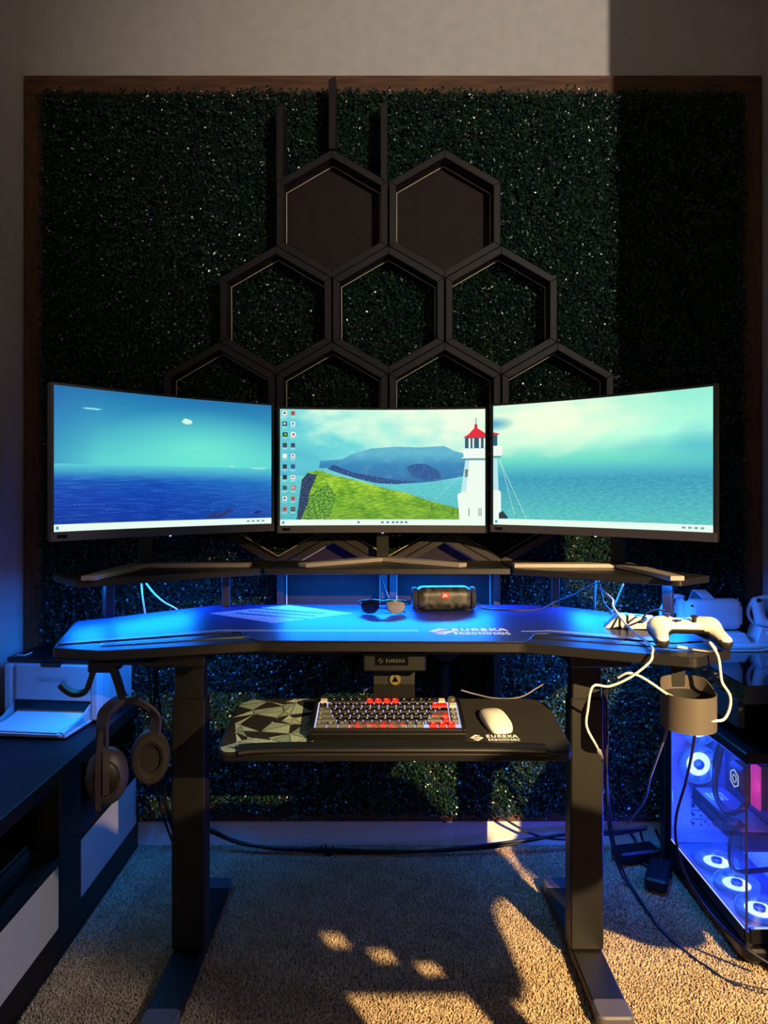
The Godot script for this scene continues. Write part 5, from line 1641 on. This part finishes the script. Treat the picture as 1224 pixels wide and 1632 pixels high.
# ------------------------------------------------------------------ cables
func build_cables() -> void:
	var desk_y := DESK + 0.0045
	cable("charging_lead", "white charging lead looping over the desk edge, its plug hanging free", [Vector3(0.5914, 0.8983, -1.9500), Vector3(0.5986, 0.8812, -1.8600), V(0.582, DESK + 0.05, 1.80), V(0.585, DESK + 0.020, 1.70), V(0.588, DESK + 0.010, 1.62), V(0.583, desk_y + 0.002, 1.545), V(0.566, DESK + 0.0035, 1.497), V(0.556, DESK - 0.012, 1.485), V(0.518, DESK - 0.045, 1.49), V(0.477, DESK - 0.067, 1.50), Vector3(0.4416, 0.7526, -1.5000), Vector3(0.4310, 0.7048, -1.5000), Vector3(0.4284, 0.6677, -1.5000), Vector3(0.4469, 0.6305, -1.5000), Vector3(0.4536, 0.6173, -1.5000)], 0.0028, M.white_cable)
	var pl := thing("charging_plug", "small white plug at the end of the hanging charging lead", "plug", Vector3(0.4549, 0.6146, -1.5000))
	var px := Transform3D(Basis(Vector3.BACK, 0.35), Vector3.ZERO)
	part(pl, "sleeve", box(Vector3(0, -0.006, 0), Vector3(0.009, 0.022, 0.006), 0.002, px), M.white_plastic)
	part(pl, "metal_tip", box(Vector3(0, -0.020, 0), Vector3(0.007, 0.008, 0.0026), 0.001, px), M.steel)
	cable("gamepad_lead", "white cable dropping from the gamepad into the cup holder", [V(0.64, DESK + 0.006, 1.545), V(0.70, DESK + 0.006, 1.505), Vector3(0.6792, 0.8497, -1.4800), Vector3(0.6915, 0.8246, -1.4700), Vector3(0.6967, 0.7921, -1.4700), Vector3(0.7006, 0.7687, -1.4700), Vector3(0.7162, 0.7427, -1.4700), Vector3(0.7162, 0.7167, -1.4700), Vector3(0.7021, 0.6949, -1.4650), Vector3(0.6816, 0.6927, -1.4600), Vector3(0.6599, 0.6953, -1.4520), Vector3(0.6538, 0.6920, -1.4700)], 0.0030, M.white_cable)
	cable("gamepad_lead", "white cable leaving the cup holder rim towards the desk leg", [Vector3(0.6100, 0.7316, -1.4900), Vector3(0.5870, 0.7444, -1.4820), Vector3(0.5601, 0.7633, -1.4800), Vector3(0.5349, 0.7777, -1.4900), Vector3(0.5146, 0.7804, -1.5000), Vector3(0.4996, 0.7671, -1.5150)], 0.0028, M.white_cable)
	cable("grey_lead", "grey lead hanging from the cup holder towards the floor", [Vector3(0.6227, 0.6778, -1.5650), Vector3(0.6247, 0.6346, -1.5700), Vector3(0.6274, 0.5674, -1.6200), Vector3(0.6561, 0.4572, -1.7500), Vector3(0.7022, 0.3492, -1.9000), Vector3(0.7359, 0.2446, -2.0500), Vector3(0.7376, 0.1577, -2.1500)], 0.0032, M.grey_cable)
	cable("black_lead", "black cable hanging before the computer glass and lying across its stand", [Vector3(0.6828, 0.6283, -1.5600), Vector3(0.6946, 0.5748, -1.6000), Vector3(0.7130, 0.4709, -1.6800), Vector3(0.7004, 0.3874, -1.7000), Vector3(0.7004, 0.3198, -1.7000), Vector3(0.7175, 0.2480, -1.6800), Vector3(0.7676, 0.1709, -1.6600), Vector3(0.8381, 0.1076, -1.6400), Vector3(0.9138, 0.0661, -1.6200)], 0.0032, M.black_cable)
	cable("leg_cable", "black cable pair dropping along the desk leg and crossing the carpet", [Vector3(0.5663, 0.6836, -1.8300), Vector3(0.5679, 0.5703, -1.8300), Vector3(0.5728, 0.4571, -1.8300), Vector3(0.5981, 0.3206, -1.9000), Vector3(0.6448, 0.1778, -2.0200), Vector3(0.6930, 0.0510, -2.0900), Vector3(0.7179, 0.0090, -2.0660), Vector3(0.7225, 0.0074, -1.9550), Vector3(0.7369, 0.0064, -1.8520), Vector3(0.7650, 0.0058, -1.7730), Vector3(0.7882, 0.0049, -1.7210), Vector3(0.8205, 0.0043, -1.6780), Vector3(0.9005, 0.0033, -1.6480)], 0.0034, M.black_cable, "cables along the desk leg")
	cable("leg_cable", "black cable pair dropping along the desk leg and crossing the carpet", [Vector3(0.5743, 0.6777, -1.8400), Vector3(0.5792, 0.5508, -1.8400), Vector3(0.5775, 0.4369, -1.8400), Vector3(0.6063, 0.3162, -1.9100), Vector3(0.6551, 0.1728, -2.0300), Vector3(0.7039, 0.0483, -2.0950), Vector3(0.7232, 0.0098, -2.0550), Vector3(0.7257, 0.0082, -1.9450), Vector3(0.7323, 0.0065, -1.8570), Vector3(0.7658, 0.0055, -1.7640), Vector3(0.7868, 0.0063, -1.7280), Vector3(0.8224, 0.0040, -1.6700), Vector3(0.8973, 0.0023, -1.6290)], 0.0034, M.black_cable, "cables along the desk leg")
	# bundle along the skirting
	for k in 3:
		var o := Vector3(0, 0.006 * (k - 1), 0.006 * k)
		var pts := [Vector3(-0.7056, 0.1207, -2.2800), Vector3(-0.6592, 0.0965, -2.2800), Vector3(-0.5584, 0.0764, -2.2800), Vector3(-0.4667, 0.0406, -2.2750), Vector3(-0.3452, 0.0230, -2.2700), Vector3(-0.1842, 0.0195, -2.2650), Vector3(0.0160, 0.0180, -2.2600), Vector3(0.1758, 0.0220, -2.2600), Vector3(0.3364, 0.0335, -2.2650), Vector3(0.4777, 0.0531, -2.2700), Vector3(0.5907, 0.0643, -2.2800), Vector3(0.7419, 0.0703, -2.2800), Vector3(0.8427, 0.0844, -2.2800)]
		var q := []
		for i in pts.size():
			var v: Vector3 = pts[i] + o + Vector3(0, 0.003 * sin(i * 2.1 + k * 2.0), 0)
			v.y = maxf(v.y, 0.007)
			q.append(v)
		cable("skirting_cable", "black cable in the tied bundle sagging along the white skirting", q, 0.0042, M.black_cable, "cable bundle along the skirting")
	var tie := thing("cable_tie", "black frayed cable tie standing up from the skirting bundle", "cable tie", V(-0.178, 0.004, 2.255))
	for k in 5:
		part(tie, "strand", tube(new_st(), smooth_path([Vector3(0.004 * k - 0.008, 0.0, 0), Vector3(0.008 * (k - 2), 0.018, 0.004), Vector3(0.013 * (k - 2) - 0.01, 0.030 + 0.005 * (k % 3), 0.006)], 4), 0.003, 6), M.black_cable)
	cable("skirting_cable", "black cable running from the hedge down behind the desk leg", [Vector3(0.3541, 0.1504, -2.2500), Vector3(0.4056, 0.1059, -2.2600), Vector3(0.4777, 0.0651, -2.2700), Vector3(0.5379, 0.0511, -2.2700), Vector3(0.6081, 0.0491, -2.2700)], 0.0036, M.black_cable)
	for k in 3:
		cable("floor_lead", "black lead curving down the skirting beside the power bricks", [Vector3([0.7822, 0.8225, 0.8729][k], 0.0764, -2.2800), Vector3([0.8046, 0.8287, 0.8851][k], 0.0466, -2.2750), Vector3([0.8017, 0.8316, 0.8912][k], 0.0311, -2.2500), V(0.80 + 0.06 * k, 0.012, 2.20), V(0.86 + 0.06 * k, 0.010, 2.12)], 0.0045, M.black_cable, "leads by the power bricks")
	for k in 2:
		var pb := thing("power_brick", "black power brick lying on the carpet behind the computer case", "power brick", V([0.79, 0.812][k], 0.0115, [2.225, 2.10][k]), [12.0, 62.0][k], "power bricks on the carpet")
		part(pb, "housing", box(Vector3(0, 0.018, 0), Vector3(0.14, 0.036, 0.062), 0.006), M.black_plastic)
		part(pb, "lead", tube(new_st(), smooth_path([Vector3(0.068, 0.018, 0), Vector3(0.10, 0.014, 0.01), Vector3(0.12, 0.006, 0.04)], 5), 0.004, 7), M.black_cable)
	# leads under and behind the desk
	cable("desk_lead", "braided lead curving under the desk behind the mouse", [Vector3(0.1958, 0.6597, -1.8000), Vector3(0.2355, 0.6486, -1.8000), Vector3(0.2817, 0.6420, -1.7900), Vector3(0.3371, 0.6436, -1.7900), Vector3(0.3788, 0.6597, -1.8000), Vector3(0.4232, 0.6895, -1.8200), V(0.455, DESK - 0.04, 1.85), V(0.46, DESK - 0.026, 1.90)], 0.0022, M.grey_cable)
	cable("desk_lead", "black lead looping between keyboard tray and desk underside", [Vector3(0.0446, 0.6788, -1.8000), Vector3(-0.0191, 0.6709, -1.8000), Vector3(-0.0462, 0.6767, -1.7400), Vector3(-0.0470, 0.6905, -1.6600)], 0.002, M.grey_cable)
	cable("speaker_lead", "dark lead lying on the mat from the speaker to the shelf post", [V(0.262, DESK + 0.028, 2.04), V(0.285, desk_y + 0.002, 2.05), V(0.36, desk_y + 0.001, 2.02), V(0.44, desk_y + 0.001, 2.03), V(0.50, desk_y + 0.02, 2.06), Vector3(0.5664, 0.8656, -2.0800), Vector3(0.6065, 0.8921, -2.0600), Vector3(0.6187, 0.9057, -2.0400)], 0.0022, M.black_cable)
	cable("shelf_lead", "pale lead hanging from the shelf behind the printer end of the mat", [Vector3(-0.7117, 0.9005, -2.0800), Vector3(-0.7115, 0.8549, -2.0900), Vector3(-0.7142, 0.7979, -2.1200), Vector3(-0.7238, 0.7297, -2.1600)], 0.0028, M.white_cable, "leads behind the shelf")
	cable("shelf_lead", "pale lead slanting from the shelf to the rear edge of the mat", [Vector3(-0.7025, 0.9005, -2.0800), Vector3(-0.6814, 0.8626, -2.1000), Vector3(-0.6561, 0.8316, -2.1200), Vector3(-0.6245, 0.7985, -2.1600), Vector3(-0.5986, 0.7469, -2.1700)], 0.0028, M.white_cable, "leads behind the shelf")
	cable("shelf_lead", "dark lead dropping from the middle of the shelf behind the sunglasses", [Vector3(-0.0117, 0.9122, -2.2000), Vector3(0.0019, 0.8675, -2.2000), Vector3(0.0194, 0.8166, -2.1900), Vector3(0.0232, 0.7430, -2.1900)], 0.0035, M.black_cable, "leads behind the shelf")
	cable("shelf_lead", "blue-lit lead dropping straight from the shelf near its end post", [Vector3(0.6216, 0.9023, -2.0800), Vector3(0.6227, 0.8641, -2.0900), Vector3(0.6239, 0.8069, -2.1000), Vector3(0.6358, 0.7338, -2.1400)], 0.003, M.grey_cable, "leads behind the shelf")
	cable("shelf_lead", "grey lead slanting behind the hub", [Vector3(0.7093, 0.8905, -2.1000), Vector3(0.6926, 0.8496, -2.1000), Vector3(0.6759, 0.8069, -2.1000), Vector3(0.6780, 0.7547, -2.1300)], 0.003, M.grey_cable, "leads behind the shelf")
	cable("hub_lead", "black lead arching from the hub over the gamepad", [V(0.625, DESK + 0.034, 1.775), Vector3(0.6431, 0.8536, -1.7400), Vector3(0.6163, 0.8503, -1.7000), Vector3(0.6357, 0.8679, -1.7200), Vector3(0.6708, 0.8736, -1.7400), Vector3(0.7049, 0.8640, -1.7600), Vector3(0.7287, 0.8464, -1.7800)], 0.0024, M.black_cable)
	cable("hub_lead", "black lead running from the shelf down to the hub", [Vector3(0.6053, 0.9016, -1.9900), Vector3(0.5973, 0.8618, -1.9300), Vector3(0.5970, 0.8483, -1.8600), V(0.575, DESK + 0.034, 1.80)], 0.0024, M.black_cable)
	for k in 3:
		cable("hanging_lead", "black lead hanging in the bunch behind the headset", [Vector3([-0.6184, -0.6052, -0.592][k], 0.7151, -1.8600), Vector3([-0.6283, -0.6115, -0.6081][k], 0.6482, -1.9000), Vector3([-0.6362, -0.631, -0.6138][k], 0.5483, -1.9500), Vector3([-0.6465, -0.643, -0.6251][k], 0.4189, -2.0200), Vector3([-0.6774, -0.6622, -0.6547][k], 0.2229, -2.1400), V(-0.63 + 0.01 * k, 0.012, 2.20)], 0.0036, M.black_cable, "leads behind the headset")

# ------------------------------------------------------------------ unseen things behind the camera, some added to shade or light the view
func build_behind_camera() -> void:
	var lamp_at := Vector3(1.80, 2.12, 1.50)
	var t := thing("floor_lamp", "black floor lamp with a small warm bulb in the open room", "floor lamp", Vector3(1.80, 0, 1.50))
	part(t, "base", lathe(new_st(), [Vector2(0, 0), Vector2(0.14, 0), Vector2(0.14, 0.012), Vector2(0.12, 0.022), Vector2(0.02, 0.028), Vector2(0, 0.028)], 32), M.black_coat)
	part(t, "pole", lathe(new_st(), [Vector2(0.011, 0.02), Vector2(0.011, 1.99), Vector2(0, 1.99)], 14), M.black_coat)
	part(t, "socket", lathe(new_st(), [Vector2(0.02, 1.98), Vector2(0.024, 2.0), Vector2(0.024, 2.06), Vector2(0.018, 2.075), Vector2(0, 2.075)], 18), M.black_coat)
	part(t, "bulb", lathe(new_st(), [Vector2(0.012, 2.07), Vector2(0.03, 2.10), Vector2(0.035, 2.12), Vector2(0.03, 2.14), Vector2(0.016, 2.152), Vector2(0, 2.155)], 20), M.bulb_light)
	var sp := SpotLight3D.new()
	sp.name = "floor_lamp_beam"
	sp.light_color = Color(1.0, 0.84, 0.58)
	sp.light_energy = 60.0
	sp.light_size = 0.01
	sp.spot_range = 12.0
	sp.spot_attenuation = 2.0
	sp.spot_angle = 19.5
	sp.spot_angle_attenuation = 1.0
	sp.shadow_enabled = true
	add_child(sp)
	sp.look_at_from_position(lamp_at, Vector3(0.66, 0.30, -1.70))
	# second head added to the lamp to brighten the upper wall
	part(t, "added_upper_arm", tube(new_st(), [Vector3(0, 1.96, 0), Vector3(0.02, 2.0, 0.03), Vector3(0.03, 2.20, 0.05), Vector3(0.025, 2.22, 0.04)], 0.009, 8), M.black_coat)
	part(t, "added_upper_bulb", lathe(new_st(), [Vector2(0.012, 2.21), Vector2(0.024, 2.23), Vector2(0.028, 2.25), Vector2(0.024, 2.27), Vector2(0, 2.28)], 18, Transform3D(Basis(), Vector3(0.025, 0, 0.04))), M.bulb_light)
	var su := SpotLight3D.new()
	su.name = "added_upper_beam"
	su.light_color = Color(1.0, 0.94, 0.86)
	su.light_energy = 10.5
	su.light_size = 0.012
	su.spot_range = 12.0
	su.spot_attenuation = 2.0
	su.spot_angle = 20.0
	su.spot_angle_attenuation = 1.0
	su.shadow_enabled = true
	add_child(su)
	su.look_at_from_position(Vector3(1.825, 2.25, 1.54), Vector3(0.42, 2.42, -2.34))
	# ceiling lamp added in the open room for soft fill light
	var c := thing("fill_lamp", "round flush lamp added to the open room as fill light", "ceiling lamp", Vector3(2.70, 3.0, 0.35))
	part(c, "rim", lathe(new_st(), [Vector2(0.0, -0.03), Vector2(0.085, -0.03), Vector2(0.09, -0.02), Vector2(0.09, 0.0), Vector2(0, 0.0)], 36), M.white_plastic)
	part(c, "diffuser_light", lathe(new_st(), [Vector2(0, -0.045), Vector2(0.04, -0.043), Vector2(0.065, -0.037), Vector2(0.075, -0.03), Vector2(0, -0.0295)], 36), M.fill_lamp_light)
	area("fill_lamp_glow", Transform3D(Basis(Vector3.RIGHT, -PI / 2), Vector3(2.70, 2.945, 0.35)), Color(1.0, 0.95, 0.93), 10.0, Vector2(0.10, 0.10))
	build_chair()

func build_chair() -> void:
	# an office chair turned towards the desk; its slotted back keeps the lamp off most of the carpet
	var t := thing("office_chair", "black high-backed office chair with slotted headrest", "chair", Vector3(0.83, 0.0, -0.20), 0.0)
	for k in 5:
		var w := TAU * k / 5.0 + 0.3
		var dir := Vector3(cos(w), 0, sin(w))
		part(t, "base_spoke", strap(new_st(), [dir * 0.02 + Vector3(0, 0.115, 0), dir * 0.16 + Vector3(0, 0.10, 0), dir * 0.30 + Vector3(0, 0.072, 0)], dir.cross(Vector3.UP) * 0.045, 0.028), M.black_plastic)
		part(t, "caster", disc_stack(0.029, -0.022, 0.022, 0.004, 20, Transform3D(Basis(Vector3.UP, -w + 0.5) * Basis(Vector3.RIGHT, PI / 2), dir * 0.30 + Vector3(0, 0.0295, 0))), M.dark_rubber)
	part(t, "gas_column", lathe(new_st(), [Vector2(0.03, 0.09), Vector2(0.03, 0.26), Vector2(0.018, 0.27), Vector2(0.018, 0.40), Vector2(0, 0.40)], 18), M.black_coat)
	part(t, "seat", prism(new_st(), rounded(rect2(-0.25, 0.25, -0.28, 0.22), 0.08, 6), 0.40, 0.49, 0.025), M.cushion)
	for s in [-1.0, 1.0]:
		part(t, "armrest", strap(new_st(), [Vector3(0.25 * s, 0.42, 0.05), Vector3(0.30 * s, 0.46, 0.05), Vector3(0.30 * s, 0.66, 0.05)], Vector3(0, 0, 0.06), 0.02), M.black_plastic)
		part(t, "arm_pad", prism(new_st(), rounded(rect2(0.30 * s - 0.04, 0.30 * s + 0.04, -0.10, 0.14), 0.03, 4), 0.66, 0.69, 0.008), M.cushion)
	# backrest: outline in x-y with rounded shoulders, at z = 0.24
	var up := Transform3D(Basis(Vector3.RIGHT, Vector3.BACK, Vector3.UP), Vector3(0, 0, 0.22))
	part(t, "backrest", prism(new_st(), rounded(PackedVector2Array([Vector2(-0.22, 0.50), Vector2(0.22, 0.50), Vector2(0.27, 0.72), Vector2(0.25, 1.04), Vector2(-0.25, 1.04), Vector2(-0.27, 0.72)]), 0.06, 5), 0.0, 0.05, 0.012, up), M.cushion)
	part(t, "back_bracket", strap(new_st(), [Vector3(0, 0.41, 0.05), Vector3(0, 0.42, 0.27), Vector3(0, 0.62, 0.285)], Vector3(0.08, 0, 0), 0.016), M.black_coat)
	# frame of the upper back with an opening, three slots in the headrest
	for r in [[-0.25, 0.092, 1.02, 1.207], [0.222, 0.262, 1.02, 1.207], [-0.25, 0.262, 1.203, 1.275], [0.09, 0.224, 1.137, 1.157], [0.09, 0.116, 1.155, 1.205], [0.140, 0.155, 1.155, 1.205], [0.179, 0.194, 1.155, 1.205], [0.218, 0.224, 1.155, 1.205], [0.114, 0.142, 1.155, 1.187], [0.153, 0.181, 1.155, 1.171], [0.153, 0.181, 1.185, 1.205], [0.192, 0.220, 1.170, 1.205]]:
		part(t, "headrest_frame", prism(new_st(), rect2(r[0], r[1], r[2], r[3]), 0.020, 0.026, 0.001, up), M.black_plastic)

	# a jacket form added over the chair to widen its shadow
	var j := thing("shade_jacket", "dark jacket form added over the chair headrest to shade the carpet", "jacket", Vector3(0.83, 0.0, 0.043))
	var f := func(p: Vector3) -> float:
		var q := Vector3(p.x, p.y + 0.006 * sin(p.x * 60.0), p.z * 1.3 + 0.006 * sin(p.x * 45.0 + p.y * 30.0))
		var d := smin(cap_d(q, Vector3(-0.23, 1.24, 0), Vector3(0.05, 1.28, 0), 0.065, 0.070), cap_d(q, Vector3(0.05, 1.28, 0), Vector3(0.28, 1.325, 0), 0.068, 0.070), 0.03)
		d = smin(d, cap_d(q, Vector3(0.28, 1.315, 0), Vector3(0.375, 1.29, 0), 0.055, 0.045), 0.03)
		d = smin(d, cap_d(q, Vector3(-0.26, 1.19, 0), Vector3(-0.30, 0.96, 0.01), 0.050, 0.060), 0.03)
		return smin(d, cap_d(q, Vector3(0.31, 1.28, 0), Vector3(0.275, 1.17, 0.02), 0.045, 0.035), 0.03)
	part(j, "cloth", field(f, Vector3(-0.40, 0.86, -0.09), Vector3(0.46, 1.42, 0.09), 0.016, new_st()), M.cushion)

	# an unseen bag added on the side wall to shade the carpet
	var bp := thing("shade_bag", "dark bag added on the side wall to shade the carpet", "shade_bag", Vector3(1.235, 0.80, -0.63))
	var g := func(p: Vector3) -> float:
		var body := box_d(p, Vector3(-0.085, 0.155, 0), Vector3(0.08, 0.15, 0.12), 0.055)
		var pocket := box_d(p, Vector3(-0.165, 0.10, 0), Vector3(0.035, 0.075, 0.09), 0.03)
		return smin(body, pocket, 0.02)
	part(bp, "bag", field(g, Vector3(-0.23, -0.02, -0.15), Vector3(0.03, 0.34, 0.15), 0.018, new_st()), M.dark_rubber)
	part(bp, "loop", tube(new_st(), smooth_path([Vector3(-0.03, 0.29, -0.03), Vector3(-0.02, 0.36, -0.02), Vector3(-0.02, 0.36, 0.02), Vector3(-0.03, 0.29, 0.03)], 5), 0.006, 7), M.black_cable)
	part(bp, "zip", tube(new_st(), smooth_path([Vector3(-0.205, 0.06, -0.06), Vector3(-0.207, 0.13, -0.05), Vector3(-0.207, 0.13, 0.05), Vector3(-0.205, 0.06, 0.06)], 4), 0.003, 6), M.steel)
	var hk := thing("added_wall_hook", "steel wall hook added to hold the shading bag", "hook", Vector3(1.24, 1.155, -0.63))
	part(hk, "plate", box(Vector3(-0.003, 0, 0), Vector3(0.006, 0.05, 0.03), 0.001), M.steel)
	part(hk, "prong", tube(new_st(), smooth_path([Vector3(-0.004, -0.005, 0), Vector3(-0.022, -0.010, 0), Vector3(-0.034, 0.004, 0), Vector3(-0.036, 0.016, 0)], 4), 0.004, 8), M.steel)

# ------------------------------------------------------------------ carpet pile
func build_carpet_pile() -> void:
	var rng := RandomNumberGenerator.new()
	rng.seed = 99
	var st := new_st()
	st.set_color(Color.WHITE)
	# a twisted tuft: a leaning three-sided bud
	for k in 3:
		var a := Vector3(cos(TAU * k / 3), 0, sin(TAU * k / 3)) * 0.0030
		var b := Vector3(cos(TAU * (k + 1) / 3), 0, sin(TAU * (k + 1) / 3)) * 0.0030
		var a1 := Vector3(cos(TAU * k / 3 + 0.6), 0, sin(TAU * k / 3 + 0.6)) * 0.0034 + Vector3(0.001, 0.0055, 0)
		var b1 := Vector3(cos(TAU * (k + 1) / 3 + 0.6), 0, sin(TAU * (k + 1) / 3 + 0.6)) * 0.0034 + Vector3(0.001, 0.0055, 0)
		var tip := Vector3(0.0022, 0.0088, 0)
		poly_out(st, [a, b, b1], Vector3(0, 0.003, 0))
		poly_out(st, [a, b1, a1], Vector3(0, 0.003, 0))
		poly_out(st, [a1, b1, tip], Vector3(0, 0.003, 0))
	var mm := MultiMesh.new()
	mm.transform_format = MultiMesh.TRANSFORM_3D
	mm.use_colors = true
	mm.mesh = mesh_of(st)
	var step := 0.0045
	var nx := int(2.0 / step)
	var nz := int(1.02 / step)
	mm.instance_count = nx * nz
	var n1 := FastNoiseLite.new()
	n1.seed = 6
	n1.frequency = 9.0
	var i := 0
	for z in nz:
		for x in nx:
			var px := -0.80 + (x + rng.randf_range(-0.1, 1.1)) * step
			var d := 1.305 + (z + rng.randf_range(-0.1, 1.1)) * step
			var lean := Basis(Vector3(rng.randf_range(-1, 1), 0, rng.randf_range(-1, 1)).normalized(), rng.randf_range(0, 0.55))
			var basis := (lean * Basis(Vector3.UP, rng.randf() * TAU)).scaled(Vector3(0.8, rng.randf_range(0.65, 1.05), 0.8))
			mm.set_instance_transform(i, Transform3D(basis, V(px, -0.0005, minf(d, 2.322))))
			var tone := 0.75 + 0.45 * rng.randf() + 0.25 * n1.get_noise_2d(px, d)
			mm.set_instance_color(i, Color(0.44 * tone, 0.335 * tone, 0.225 * tone))
			i += 1
	var o := MultiMeshInstance3D.new()
	o.multimesh = mm
	o.material_override = M.tuft
	add_named(self, o, "carpet_pile")
	tag(o, "beige cut-pile carpet tufts covering the floor under the desk", "carpet")
	o.set_meta("kind", "stuff")
